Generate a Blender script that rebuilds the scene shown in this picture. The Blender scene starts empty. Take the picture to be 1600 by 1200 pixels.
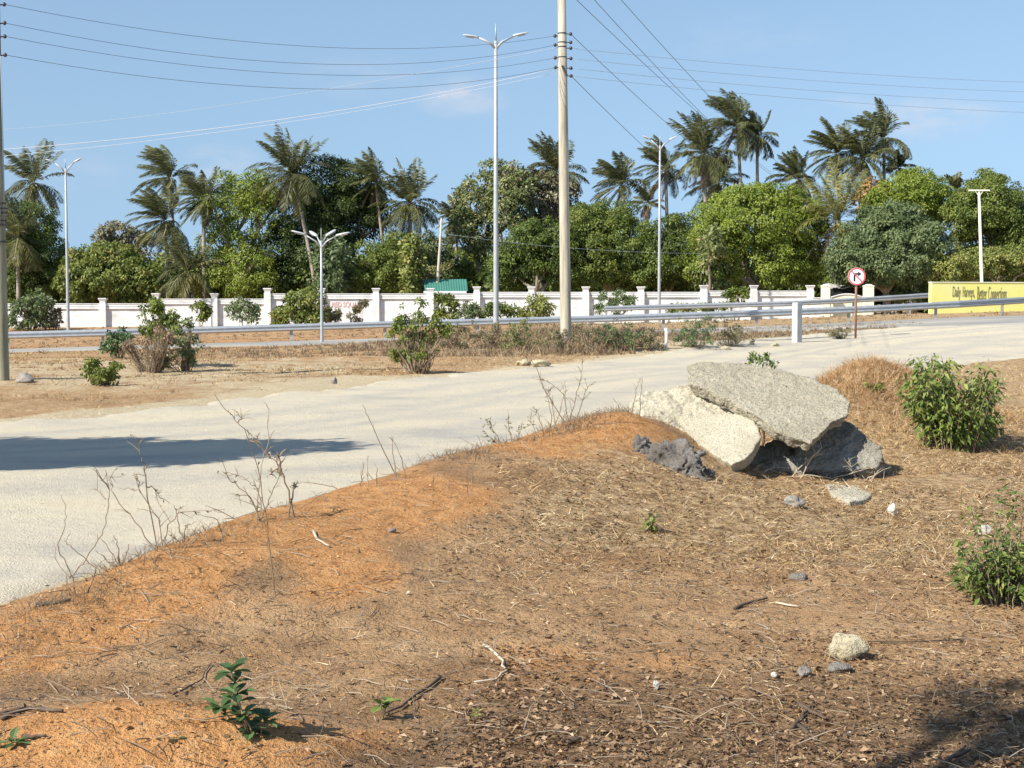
import bpy, bmesh, math, random
import numpy as np
from mathutils import Vector, Matrix, noise as mnoise

random.seed(7)
RNG = np.random.default_rng(11)
sc = bpy.context.scene
COL = sc.collection
R = math.radians

# ------------------------------------------------------------------ camera
F_PX = 2311.0
CAM_Z = 1.75
PITCH = math.atan(135.0 / F_PX)
cd = bpy.data.cameras.new('camera')
cam = bpy.data.objects.new('camera', cd)
COL.objects.link(cam)
cd.sensor_width = 36.0
cd.lens = 36.0 * F_PX / 1600.0
cd.clip_start = 0.1
cd.clip_end = 6000.0
cam.location = (0, 0, CAM_Z)
cam.rotation_euler = (math.pi / 2 - PITCH, 0, 0)
sc.camera = cam
CP, SP = math.cos(PITCH), math.sin(PITCH)


def at(px, py, d):
    """World point seen at photo pixel (px, py) at ground distance d along +Y."""
    u = (px - 800.0) / F_PX
    v = -(py - 600.0) / F_PX
    y = CP + v * SP
    z = -SP + v * CP
    k = d / y
    return Vector((u * k, d, CAM_Z + z * k))


def ppm(d):
    return F_PX / d


# ------------------------------------------------------------------ noise
def _hash(ix, iy, seed):
    n = (ix * 374761393 + iy * 668265263 + seed * 974634777) & 0x7fffffff
    n = ((n ^ (n >> 13)) * 1274126177) & 0x7fffffff
    return ((n ^ (n >> 16)) & 0xffff) / 65535.0


def vnoise(x, y, seed=0):
    x = np.asarray(x, float); y = np.asarray(y, float)
    ix = np.floor(x).astype(np.int64); iy = np.floor(y).astype(np.int64)
    fx = x - ix; fy = y - iy
    fx = fx * fx * (3 - 2 * fx); fy = fy * fy * (3 - 2 * fy)
    a = _hash(ix, iy, seed); b = _hash(ix + 1, iy, seed)
    c = _hash(ix, iy + 1, seed); d = _hash(ix + 1, iy + 1, seed)
    return (a * (1 - fx) + b * fx) * (1 - fy) + (c * (1 - fx) + d * fx) * fy


def fbm(x, y, seed=0, oct=3):
    s = 0; a = 0.5; t = 0
    for k in range(oct):
        s = s + a * vnoise(np.asarray(x) * 2 ** k, np.asarray(y) * 2 ** k, seed + k)
        t += a; a *= 0.5
    return s / t - 0.5


def sstep(a, b, x):
    t = np.clip((np.asarray(x, float) - a) / (b - a), 0, 1)
    return t * t * (3 - 2 * t)


def polyline_dist(x, y, P):
    """distance, side (+ left of travel), interpolated parameter of nearest point"""
    best = np.full(np.shape(x), 1e9); side = np.zeros(np.shape(x)); par = np.zeros(np.shape(x))
    for i in range(len(P) - 1):
        ax, ay = P[i]; bx, by = P[i + 1]
        dx, dy = bx - ax, by - ay
        L2 = dx * dx + dy * dy
        t = np.clip(((x - ax) * dx + (y - ay) * dy) / L2, 0, 1)
        qx = x - (ax + t * dx); qy = y - (ay + t * dy)
        d = np.sqrt(qx * qx + qy * qy)
        m = d < best
        best = np.where(m, d, best)
        side = np.where(m, np.sign(dx * qy - dy * qx), side)
        par = np.where(m, i + t, par)
    return best, side, par


def poly_sdf(x, y, P):
    """negative inside"""
    inside = np.zeros(np.shape(x), bool)
    n = len(P)
    for i in range(n):
        ax, ay = P[i]; bx, by = P[(i + 1) % n]
        cond = (ay > y) != (by > y)
        xx = (bx - ax) * (y - ay) / (by - ay if by != ay else 1e-9) + ax
        inside ^= cond & (x < xx)
    d, _, _ = polyline_dist(x, y, list(P) + [P[0]])
    return np.where(inside, -d, d)


# ------------------------------------------------------------------ terrain
CREST = [(-260, 1130, 5.6, .9), (-120, 1070, 6.3, 1.2), (0, 1003, 7.0, 1.5), (120, 925, 7.8, 1.7), (250, 860, 8.6, 1.9),
         (450, 790, 10.2, 2.0), (600, 748, 11.2, 2.0), (700, 712, 12.2, 2.1), (800, 688, 13.0, 2.0), (880, 664, 13.8, 1.5),
         (950, 656, 14.2, 1.05), (1010, 656, 14.6, .95), (1080, 668, 14.9, 0.9), (1190, 715, 15.0, 0.8), (1290, 742, 15.1, 0.8)]
CP3 = [at(a, b, c) for a, b, c, w in CREST]
CXY = [(p.x, p.y) for p in CP3]
CZ = np.array([p.z for p in CP3])
CW = np.array([c[3] for c in CREST])

ROAD = [(-30, 13.5), (-9, 4.2), (-5.0, 5.6), (-3.1, 8.0), (-2.6, 9.6), (-1.7, 12.2), (-0.5, 14.6), (1.4, 17.6), (3.6, 21.0), (6.0, 27.0),
        (8.6, 34.0), (12.0, 39.5), (16.0, 43.0), (30, 47.0), (40, 62), (17.6, 62.5), (17.2, 60.0), (15.0, 57.6), (12.0, 55.6), (9.3, 53.0), (6.6, 48.0),
        (3.7, 42.6), (0.6, 36.5), (-2.8, 30.5), (-4.4, 25.3), (-5.7, 22.3), (-7.2, 20.4), (-12, 20.0), (-30, 20.5)]
ASPH = [(-60, 54.5), (-30, 56.5), (-10, 57.5), (4, 58.5), (13, 59.0), (18, 57.0), (24, 54.0), (60, 56.0), (60, 72.5), (34, 69.0), (22, 65.0), (10, 64.0),
        (-10, 63.0), (-30, 62.3), (-60, 61.5)]


def base_height(x, y):
    g = np.interp(x, [-60, -30, -22, -4, 12, 20, 26, 40, 80], [-.9, -.7, -.5, 0, .5, .85, 1.0, 1.35, 1.8])
    h = np.interp(x, [-60, -34, 20, 40, 90], [-.3, -.24, .15, .7, .9])
    z = g * sstep(36, 64, y)
    k = sstep(78, 99, y)
    z = z * (1 - k) + h * k
    # vegetated hump of the median
    z = z + 0.55 * np.exp(-(((x - 2.2) / 4.6) ** 2 + ((y - 48.5) / 3.2) ** 2))
    z = z + 0.18 * np.exp(-(((x + 2.0) / 5.0) ** 2 + ((y - 53) / 3.0) ** 2))
    return z


def height(x, y):
    x = np.asarray(x, float); y = np.asarray(y, float)
    z = base_height(x, y)
    d, side, par = polyline_dist(x, y, CXY)
    i = np.arange(len(CXY))
    zc = np.interp(par, i, CZ); wn = np.interp(par, i, CW)
    w = np.where(side > 0, np.interp(par, [0, 4, 8, 11], [.34, .38, .55, .75]), wn)
    endf = np.where((par <= 0) | (par >= len(CXY) - 1), 1.0, 1.0)
    z = z + zc * np.exp(-(d / w) ** 2) * endf
    # straw covered mound right of the slabs, orange mound in the near corner
    z = z + 0.62 * np.exp(-(((x - 4.45) / 1.0) ** 2 + ((y - 18.8) / 1.6) ** 2)) * (1 + .35 * fbm(x * 1.6, y * 1.6, 17))
    z = z + 0.40 * np.exp(-(((x - 5.5) / 1.3) ** 2 + ((y - 19.2) / 1.6) ** 2)) + .30 * np.exp(-(((x - 3.6) / .7) ** 2 + ((y - 17.6) / 1.2) ** 2))
    z = z + 0.13 * np.exp(-(((x - 1.1) / .55) ** 2 + ((y - 13.85) / .5) ** 2))
    z = z + 0.22 * np.exp(-(((x + 1.25) / 0.8) ** 2 + ((y - 5.45) / 0.6) ** 2))
    rs = poly_sdf(x, y, ROAD)
    off = sstep(-0.3, 0.6, rs)
    near = sstep(70, 30, y)
    z = z + off * near * (0.07 * fbm(x * 0.9, y * 0.9, 3) + 0.035 * fbm(x * 3.5, y * 3.5, 9, 3))
    z = z + off * sstep(18, 24, y) * sstep(62, 50, y) * 0.16 * fbm(x * .22, y * .7, 5, 3)
    z = z - 0.05 * sstep(0.2, -0.6, rs) * sstep(60, 50, y)
    return z


def gz(x, y):
    return float(height(np.array([x]), np.array([y]))[0])


def ground(px, py):
    """first hit of the photo pixel's ray with the terrain"""
    ds = np.exp(np.linspace(math.log(4.5), math.log(140), 3000))
    u = (px - 800.0) / F_PX; v = -(py - 600.0) / F_PX
    yy = CP + v * SP; zz = -SP + v * CP
    k = ds / yy
    x = u * k; z = CAM_Z + zz * k
    h = height(x, ds)
    m = np.nonzero(z <= h)[0]
    j = m[0] if len(m) else len(ds) - 1
    return Vector((x[j], ds[j], h[j]))


# ------------------------------------------------------------------ materials
def new_mat(name):
    m = bpy.data.materials.new(name)
    m.use_nodes = True
    nt = m.node_tree
    for n in list(nt.nodes):
        nt.nodes.remove(n)
    out = nt.nodes.new('ShaderNodeOutputMaterial')
    p = nt.nodes.new('ShaderNodeBsdfPrincipled')
    nt.links.new(p.outputs[0], out.inputs[0])
    return m, nt, p, out


def ramp(nt, fac, stops):
    n = nt.nodes.new('ShaderNodeValToRGB')
    e = n.color_ramp.elements
    while len(e) < len(stops):
        e.new(0.5)
    for k, (pos, c) in enumerate(stops):
        e[k].position = pos
        e[k].color = (*c, 1)
    nt.links.new(fac, n.inputs[0])
    return n.outputs[0]


def tex_noise(nt, scale, detail=4, rough=.55, coord='Object', stretch=None):
    tc = nt.nodes.new('ShaderNodeTexCoord')
    src = tc.outputs[coord]
    if stretch:
        mp = nt.nodes.new('ShaderNodeMapping')
        mp.inputs['Scale'].default_value = stretch
        nt.links.new(src, mp.inputs[0]); src = mp.outputs[0]
    n = nt.nodes.new('ShaderNodeTexNoise')
    n.inputs['Scale'].default_value = scale
    n.inputs['Detail'].default_value = detail
    n.inputs['Roughness'].default_value = rough
    nt.links.new(src, n.inputs['Vector'])
    return n.outputs['Fac']


def mixc(nt, fac, a, b, mode='MIX'):
    n = nt.nodes.new('ShaderNodeMix')
    n.data_type = 'RGBA'; n.blend_type = mode
    for sock, val in ((n.inputs['Factor'], fac), (n.inputs['A'], a), (n.inputs['B'], b)):
        pass
    ins = [s for s in n.inputs]
    fs = n.inputs[0]
    A = [s for s in n.inputs if s.name == 'A' and s.type == 'RGBA'][0]
    B = [s for s in n.inputs if s.name == 'B' and s.type == 'RGBA'][0]
    for s, v in ((fs, fac), (A, a), (B, b)):
        if isinstance(v, bpy.types.NodeSocket):
            nt.links.new(v, s)
        elif isinstance(v, (int, float)):
            s.default_value = v
        else:
            s.default_value = (*v, 1)
    return [o for o in n.outputs if o.type == 'RGBA'][0]


def math_node(nt, op, a, b=None, clamp=False):
    n = nt.nodes.new('ShaderNodeMath'); n.operation = op; n.use_clamp = clamp
    for s, v in ((n.inputs[0], a), (n.inputs[1], b)):
        if v is None: continue
        if isinstance(v, bpy.types.NodeSocket): nt.links.new(v, s)
        else: s.default_value = v
    return n.outputs[0]


def attr(nt, name):
    n = nt.nodes.new('ShaderNodeAttribute'); n.attribute_name = name
    return n.outputs['Fac']


def bump(nt, p, h, strength=.5, dist=.02):
    b = nt.nodes.new('ShaderNodeBump')
    b.inputs['Strength'].default_value = strength
    b.inputs['Distance'].default_value = dist
    nt.links.new(h, b.inputs['Height'])
    nt.links.new(b.outputs[0], p.inputs['Normal'])


def simple(name, stops, scale=8, rough=.8, metal=0, bmp=0, bdist=.01, detail=5, stretch=None, spec=.5):
    m, nt, p, out = new_mat(name)
    f = tex_noise(nt, scale, detail, .6, stretch=stretch)
    lo = [(0.3 + 0.4 * k / max(1, len(stops) - 1), c) for k, c in enumerate(stops)]
    nt.links.new(ramp(nt, f, lo), p.inputs['Base Color'])
    p.inputs['Roughness'].default_value = rough
    p.inputs['Metallic'].default_value = metal
    p.inputs['Specular IOR Level'].default_value = spec
    if bmp:
        bump(nt, p, tex_noise(nt, scale * 3, 5, .65), bmp, bdist)
    return m


def leafy(name, stops, trans=.3, rough=.5, spec=.4):
    """stops over the per face random value"""
    m, nt, p, out = new_mat(name)
    c = ramp(nt, attr(nt, 'rnd'), stops)
    nt.links.new(c, p.inputs['Base Color'])
    p.inputs['Roughness'].default_value = rough
    p.inputs['Specular IOR Level'].default_value = spec
    if trans > 0:
        t = nt.nodes.new('ShaderNodeBsdfTranslucent')
        nt.links.new(c, t.inputs['Color'])
        mx = nt.nodes.new('ShaderNodeMixShader'); mx.inputs[0].default_value = trans
        nt.links.new(p.outputs[0], mx.inputs[1]); nt.links.new(t.outputs[0], mx.inputs[2])
        nt.links.new(mx.outputs[0], out.inputs[0])
    return m


# ------------------------------------------------------------------ mesh helpers
class MB:
    def __init__(s):
        s.v = []; s.f = []; s.r = []

    def add(s, verts, faces, rnd=None):
        o = len(s.v)
        s.v.extend([tuple(v) for v in verts])
        s.f.extend([tuple(i + o for i in f) for f in faces])
        rr = random.random() if rnd is None else rnd
        s.r.extend([rr] * len(faces))

    def box(s, c, size, M=None, rnd=None):
        cx, cy, cz = c; a, b, h = (k / 2 for k in size)
        vs = [Vector((x * a, y * b, z * h)) for z in (-1, 1) for x, y in ((-1, -1), (1, -1), (1, 1), (-1, 1))]
        if M is not None: vs = [M @ v for v in vs]
        vs = [v + Vector(c) for v in vs]
        s.add(vs, [(3, 2, 1, 0), (4, 5, 6, 7), (0, 1, 5, 4), (1, 2, 6, 5), (2, 3, 7, 6), (3, 0, 4, 7)], rnd)

    def frustum(s, c, s0, s1, h):
        cx, cy, cz = c
        vs = [(cx + sx * w[0] / 2, cy + sy * w[1] / 2, z) for w, z in ((s0, cz), (s1, cz + h)) for sx, sy in ((-1, -1), (1, -1), (1, 1), (-1, 1))]
        s.add(vs, [(3, 2, 1, 0), (4, 5, 6, 7), (0, 1, 5, 4), (1, 2, 6, 5), (2, 3, 7, 6), (3, 0, 4, 7)])

    def tube(s, pts, rad, n=6, caps=True, rnd=None):
        pts = [Vector(p) for p in pts]
        if isinstance(rad, (int, float)): rad = [rad] * len(pts)
        vs = []; fs = []
        ref = None
        for k, p in enumerate(pts):
            t = (pts[min(k + 1, len(pts) - 1)] - pts[max(k - 1, 0)])
            t = t.normalized() if t.length > 1e-9 else Vector((0, 0, 1))
            if ref is None:
                ref = Vector((1, 0, 0)) if abs(t.x) < .8 else Vector((0, 1, 0))
            a = (ref - t * ref.dot(t)).normalized(); b = t.cross(a); ref = a
            for j in range(n):
                q = 2 * math.pi * j / n
                vs.append(p + (a * math.cos(q) + b * math.sin(q)) * rad[k])
        for k in range(len(pts) - 1):
            for j in range(n):
                fs.append((k * n + j, k * n + (j + 1) % n, (k + 1) * n + (j + 1) % n, (k + 1) * n + j))
        if caps:
            fs.append(tuple(range(n))[::-1]); fs.append(tuple((len(pts) - 1) * n + j for j in range(n)))
        s.add(vs, fs, rnd)

    def build(s, name, m, parent=None, smooth=False):
        me = bpy.data.meshes.new(name)
        me.from_pydata(s.v, [], s.f)
        a = me.attributes.new('rnd', 'FLOAT', 'FACE')
        a.data.foreach_set('value', np.array(s.r, np.float32))
        if smooth: me.shade_smooth()
        return link(name, me, m, parent)


def link(name, me, m, parent=None):
    if m is not None:
        me.materials.clear(); me.materials.append(m)
    o = bpy.data.objects.new(name, me)
    COL.objects.link(o)
    if parent is not None:
        o.parent = parent
        o.matrix_parent_inverse = Matrix.Translation(-Vector(parent.location))
    return o


def quads(name, V, rnd, m, parent=None):
    """V: (n,4,3) array"""
    V = np.asarray(V, np.float32)
    n = len(V)
    me = bpy.data.meshes.new(name)
    me.vertices.add(n * 4); me.vertices.foreach_set('co', V.reshape(-1))
    me.loops.add(n * 4); me.loops.foreach_set('vertex_index', np.arange(n * 4, dtype=np.int32))
    me.polygons.add(n)
    me.polygons.foreach_set('loop_start', np.arange(0, n * 4, 4, dtype=np.int32))
    me.update(calc_edges=True)
    a = me.attributes.new('rnd', 'FLOAT', 'FACE')
    a.data.foreach_set('value', np.asarray(rnd, np.float32))
    return link(name, me, m, parent)


def norm(a):
    return a / np.maximum(np.linalg.norm(a, axis=-1, keepdims=True), 1e-9)


def leaf_quads(P, A, N, L, W, droop=0.15):
    """diamond leaves: base P, direction A, facing N"""
    A = norm(A)
    B = norm(np.cross(N, A))
    L = np.asarray(L)[:, None]; W = np.asarray(W)[:, None]
    D = np.zeros_like(P); D[:, 2] = -1
    v0 = P
    v1 = P + A * L * .45 + B * W * .5
    v2 = P + A * L + D * L * droop
    v3 = P + A * L * .45 - B * W * .5
    return np.stack([v0, v1, v2, v3], 1)


def blade_quads(P, A, L, W, droop=.3):
    """thin tapering blades; two quads each"""
    A = norm(A)
    B = norm(np.cross(A, RNG.normal(size=A.shape)))
    L = np.asarray(L)[:, None]; W = np.asarray(W)[:, None]
    D = np.zeros_like(P); D[:, 2] = -1
    m = P + A * L * .5
    e = P + A * L + D * L * droop
    q1 = np.stack([P - B * W * .5, P + B * W * .5, m + B * W * .4, m - B * W * .4], 1)
    q2 = np.stack([m - B * W * .4, m + B * W * .4, e + B * W * .08, e - B * W * .08], 1)
    return np.concatenate([q1, q2], 0)


def tag(o, label=None, cat=None, group=None, kind=None):
    if label: o['label'] = label
    if cat: o['category'] = cat
    if group: o['group'] = group
    if kind: o['kind'] = kind
    return o


def thing(name, label, cat, loc, group=None):
    o = bpy.data.objects.new(name, None)
    COL.objects.link(o)
    o.empty_display_size = .2
    o.location = loc
    return tag(o, label, cat, group)


def rock_mesh(name, bm_src, voxel, amp, freq, seed, fine=0.0, flat=False):
    """closed bmesh -> voxel remesh -> noise displacement -> mesh"""
    me = bpy.data.meshes.new(name)
    bm_src.to_mesh(me); bm_src.free()
    o = bpy.data.objects.new('remesh_source', me); COL.objects.link(o)
    md = o.modifiers.new('r', 'REMESH'); md.mode = 'VOXEL'; md.voxel_size = voxel
    dg = bpy.context.evaluated_depsgraph_get()
    out = bpy.data.meshes.new_from_object(o.evaluated_get(dg))
    bpy.data.objects.remove(o); bpy.data.meshes.remove(me)
    out.name = name
    off = Vector((seed * 13.1, seed * 7.7, seed * 3.3))
    nn = [v.normal.copy() for v in out.vertices]
    for v, nr in zip(out.vertices, nn):
        q = v.co * freq + off
        d = mnoise.fractal(q, .7, 2.2, 4) * amp
        if fine:
            d += mnoise.noise(v.co * freq * 9 + off) * fine
        v.co += nr * d
    out.shade_smooth()
    return out


def slab_bm(poly3, nrm, thick, taper=1.0):
    """solid from a planar outline (list of Vectors) extruded against nrm"""
    bm = bmesh.new()
    c = sum(poly3, Vector()) / len(poly3)
    a = [bm.verts.new(p) for p in poly3]
    b = [bm.verts.new(c + (p - c) * taper - nrm * thick) for p in poly3]
    bm.faces.new(a); bm.faces.new(b[::-1])
    n = len(a)
    for k in range(n):
        bm.faces.new((a[k], b[k], b[(k + 1) % n], a[(k + 1) % n]))
    bmesh.ops.recalc_face_normals(bm, faces=bm.faces)
    return bm


def blob_bm(c, size, seed, n=3, rough=.35):
    bm = bmesh.new()
    bmesh.ops.create_icosphere(bm, subdivisions=n, radius=1)
    rr = random.Random(seed)
    cuts = [(Vector((rr.gauss(0, 1), rr.gauss(0, 1), rr.gauss(0, 1))).normalized(), rr.uniform(.55, .9)) for _ in range(9)]
    for v in bm.verts:
        for nrm, k in cuts:
            e = v.co.dot(nrm) - k
            if e > 0: v.co -= nrm * e
        v.co *= 1 + rough * mnoise.noise(v.co * 1.7 + Vector((seed, 0, 0)))
        v.co = Vector((v.co.x * size[0], v.co.y * size[1], v.co.z * size[2])) + Vector(c)
    return bm


# ------------------------------------------------------------------ world and sun
SUN_EL = R(40)
SAZ = Vector((-0.80, -0.60)).normalized()
w = bpy.data.worlds.new('World'); sc.world = w
w.use_nodes = True
nt = w.node_tree
for n in list(nt.nodes): nt.nodes.remove(n)
wo = nt.nodes.new('ShaderNodeOutputWorld')
bg = nt.nodes.new('ShaderNodeBackground')
sky = nt.nodes.new('ShaderNodeTexSky')
sky.sky_type = 'NISHITA'
sky.sun_disc = False
sky.sun_elevation = SUN_EL
sky.sun_rotation = math.atan2(SAZ.x, SAZ.y)
sky.altitude = 0
sky.air_density = 1.32
sky.dust_density = 0.3
sky.ozone_density = 2.2
tc = nt.nodes.new('ShaderNodeTexCoord')
sep = nt.nodes.new('ShaderNodeSeparateXYZ')
nt.links.new(tc.outputs['Generated'], sep.inputs[0])
zz = math_node(nt, 'MAXIMUM', sep.outputs[2], 0.0)
z2 = math_node(nt, 'ADD', math_node(nt, 'ADD', math_node(nt, 'MULTIPLY', zz, 0.1), math_node(nt, 'MULTIPLY', math_node(nt, 'MULTIPLY', zz, zz), 1.6)), 0.235)
cmb = nt.nodes.new('ShaderNodeCombineXYZ')
nt.links.new(sep.outputs[0], cmb.inputs[0]); nt.links.new(sep.outputs[1], cmb.inputs[1]); nt.links.new(z2, cmb.inputs[2])
nrmn = nt.nodes.new('ShaderNodeVectorMath'); nrmn.operation = 'NORMALIZE'
nt.links.new(cmb.outputs[0], nrmn.inputs[0])
nt.links.new(nrmn.outputs[0], sky.inputs[0])
# thin wisps of cloud
mp = nt.nodes.new('ShaderNodeMapping'); mp.inputs['Scale'].default_value = (1, 1, 2.6)
nt.links.new(tc.outputs['Generated'], mp.inputs[0])
cn = nt.nodes.new('ShaderNodeTexNoise'); cn.inputs['Scale'].default_value = 7.0; cn.inputs['Detail'].default_value = 6; cn.inputs['Roughness'].default_value = .5
nt.links.new(mp.outputs[0], cn.inputs['Vector'])
acc = None
for (cpx, cpy, crx, cry, ca) in [(722, 152, 75, 34, 1.0), (1462, 182, 95, 36, 1.0), (346, 258, 60, 34, .9), (1330, 170, 60, 26, .4), (560, 120, 110, 40, .30), (90, 260, 120, 40, .30), (1150, 60, 160, 40, .2), (-300, 120, 160, 60, .8), (1900, 90, 200, 70, .8)]:
    cdv = (at(cpx, cpy, 100) - Vector((0, 0, CAM_Z))).normalized()
    sb_ = nt.nodes.new('ShaderNodeVectorMath'); sb_.operation = 'SUBTRACT'
    nt.links.new(tc.outputs['Generated'], sb_.inputs[0]); sb_.inputs[1].default_value = cdv
    ml_ = nt.nodes.new('ShaderNodeVectorMath'); ml_.operation = 'MULTIPLY'
    nt.links.new(sb_.outputs[0], ml_.inputs[0]); ml_.inputs[1].default_value = (F_PX / crx, F_PX / crx, F_PX / cry)
    ln_ = nt.nodes.new('ShaderNodeVectorMath'); ln_.operation = 'LENGTH'
    nt.links.new(ml_.outputs[0], ln_.inputs[0])
    q_ = nt.nodes.new('ShaderNodeMapRange'); q_.interpolation_type = 'SMOOTHSTEP'
    q_.inputs[1].default_value = 0.0; q_.inputs[2].default_value = 1.25; q_.inputs[3].default_value = ca; q_.inputs[4].default_value = 0
    nt.links.new(ln_.outputs['Value'], q_.inputs[0])
    acc = q_.outputs[0] if acc is None else math_node(nt, 'MAXIMUM', acc, q_.outputs[0])
cn.inputs['Scale'].default_value = 26.0
nz_ = nt.nodes.new('ShaderNodeMapRange'); nz_.inputs[1].default_value = .36; nz_.inputs[2].default_value = .66
nt.links.new(cn.outputs['Fac'], nz_.inputs[0])
cfac = math_node(nt, 'MULTIPLY', math_node(nt, 'MULTIPLY', acc, nz_.outputs[0]), .85, True)
skc = mixc(nt, cfac, sky.outputs[0], (4.6, 4.7, 5.2))
nt.links.new(skc, bg.inputs[0])
bg.inputs[1].default_value = 0.108
nt.links.new(bg.outputs[0], wo.inputs[0])

sd = bpy.data.lights.new('sun', 'SUN'); sun = bpy.data.objects.new('sun', sd); COL.objects.link(sun)
sd.energy = 5.0; sd.angle = R(.55); sd.color = (1, .94, .83)
sv = Vector((SAZ.x * math.cos(SUN_EL), SAZ.y * math.cos(SUN_EL), math.sin(SUN_EL)))
sun.rotation_euler = sv.to_track_quat('Z', 'Y').to_euler()
sun.location = sv * 50
vs = sc.view_settings
vs.view_transform = 'Standard'; vs.look = 'None'; vs.gamma = 1; vs.exposure = 0.60
sc.cycles.max_bounces = 6
sc.cycles.transparent_max_bounces = 4

# ------------------------------------------------------------------ ground material
def ground_mat():
    m, nt, p, out = new_mat('dry_soil')
    n1 = tex_noise(nt, 1.3, 6, .62); n2 = tex_noise(nt, 9, 6, .7); n3 = tex_noise(nt, 45, 4, .7)
    n0 = tex_noise(nt, .30, 6, .65, stretch=(.6, 1.2, 1))
    n1 = math_node(nt, 'ADD', math_node(nt, 'MULTIPLY', n1, .62), math_node(nt, 'MULTIPLY', n0, .38))
    soil = ramp(nt, n1, [(.36, (.28, .16, .078)), (.5, (.45, .275, .14)), (.64, (.57, .385, .215))])
    soil = mixc(nt, math_node(nt, 'MULTIPLY', ramp_f(nt, n2, .45, .68), .55), soil, (.20, .125, .065))
    org = ramp(nt, n2, [(.3, (.36, .165, .058)), (.5, (.55, .275, .105)), (.72, (.64, .375, .17))])
    fo = math_node(nt, 'ADD', attr(nt, 'm_orange'), math_node(nt, 'MULTIPLY', math_node(nt, 'SUBTRACT', n1, .5), 2.6))
    c = mixc(nt, ramp_f(nt, fo, .40, .85), soil, org)
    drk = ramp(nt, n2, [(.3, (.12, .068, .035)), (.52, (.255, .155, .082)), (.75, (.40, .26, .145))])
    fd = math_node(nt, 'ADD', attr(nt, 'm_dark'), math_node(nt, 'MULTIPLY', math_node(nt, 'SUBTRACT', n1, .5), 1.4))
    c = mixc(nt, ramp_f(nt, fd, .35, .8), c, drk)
    straw = ramp(nt, n2, [(.32, (.13, .078, .038)), (.45, (.37, .24, .12)), (.64, (.62, .46, .27))])
    fs = math_node(nt, 'ADD', attr(nt, 'm_straw'), math_node(nt, 'MULTIPLY', math_node(nt, 'SUBTRACT', n1, .5), 1.0))
    c = mixc(nt, ramp_f(nt, fs, .35, .75), c, straw)
    sand = ramp(nt, n2, [(.3, (.47, .37, .23)), (.55, (.59, .49, .32)), (.8, (.66, .57, .41))])
    fa = math_node(nt, 'ADD', attr(nt, 'm_sand'), math_node(nt, 'MULTIPLY', math_node(nt, 'SUBTRACT', n1, .5), 1.1))
    c = mixc(nt, ramp_f(nt, fa, .35, .7), c, sand)
    n4 = tex_noise(nt, 110, 3, .75)
    c = mixc(nt, ramp_f(nt, n3, .56, .66), c, mixc(nt, .75, c, (.05, .028, .014)))
    c = mixc(nt, ramp_f(nt, n4, .57, .68), c, mixc(nt, .45, c, (.70, .55, .36)))
    nt.links.new(c, p.inputs['Base Color'])
    p.inputs['Roughness'].default_value = .95
    p.inputs['Specular IOR Level'].default_value = .15
    h = math_node(nt, 'ADD', math_node(nt, 'MULTIPLY', n2, 1.0), math_node(nt, 'MULTIPLY', n3, .5))
    bump(nt, p, h, 1.0, .06)
    return m


def ramp_f(nt, fac, a, b):
    n = nt.nodes.new('ShaderNodeMapRange')
    n.interpolation_type = 'SMOOTHSTEP'
    n.inputs[1].default_value = a; n.inputs[2].default_value = b
    nt.links.new(fac, n.inputs[0])
    return n.outputs[0]


OSPOTS = []
for (a, b, rx, ry, am) in [(985, 690, .50, .55, 1.3), (900, 705, .45, .5, .9), (1060, 700, .3, .4, 1.0), (700, 770, .55, .7, .9), (610, 800, .45, .7, .8), (180, 930, .35, .7, 1.1), (60, 985, .3, .5, 1.0),
                           (150, 1150, .42, .5, 1.1), (340, 1135, .30, .4, .9), (20, 1180, .3, .3, .9), (545, 890, .35, .7, .9), (420, 830, .4, .7, .7), (860, 1060, .45, .7, .7), (1060, 1020, .4, .8, .5),
                           (620, 1180, .25, .35, .8), (290, 900, .3, .6, .7), (1480, 755, .5, .5, .8), (1270, 960, .3, .4, .5)]:
    q = ground(a, b); OSPOTS.append((q.x, q.y, rx, ry, am))


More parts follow.
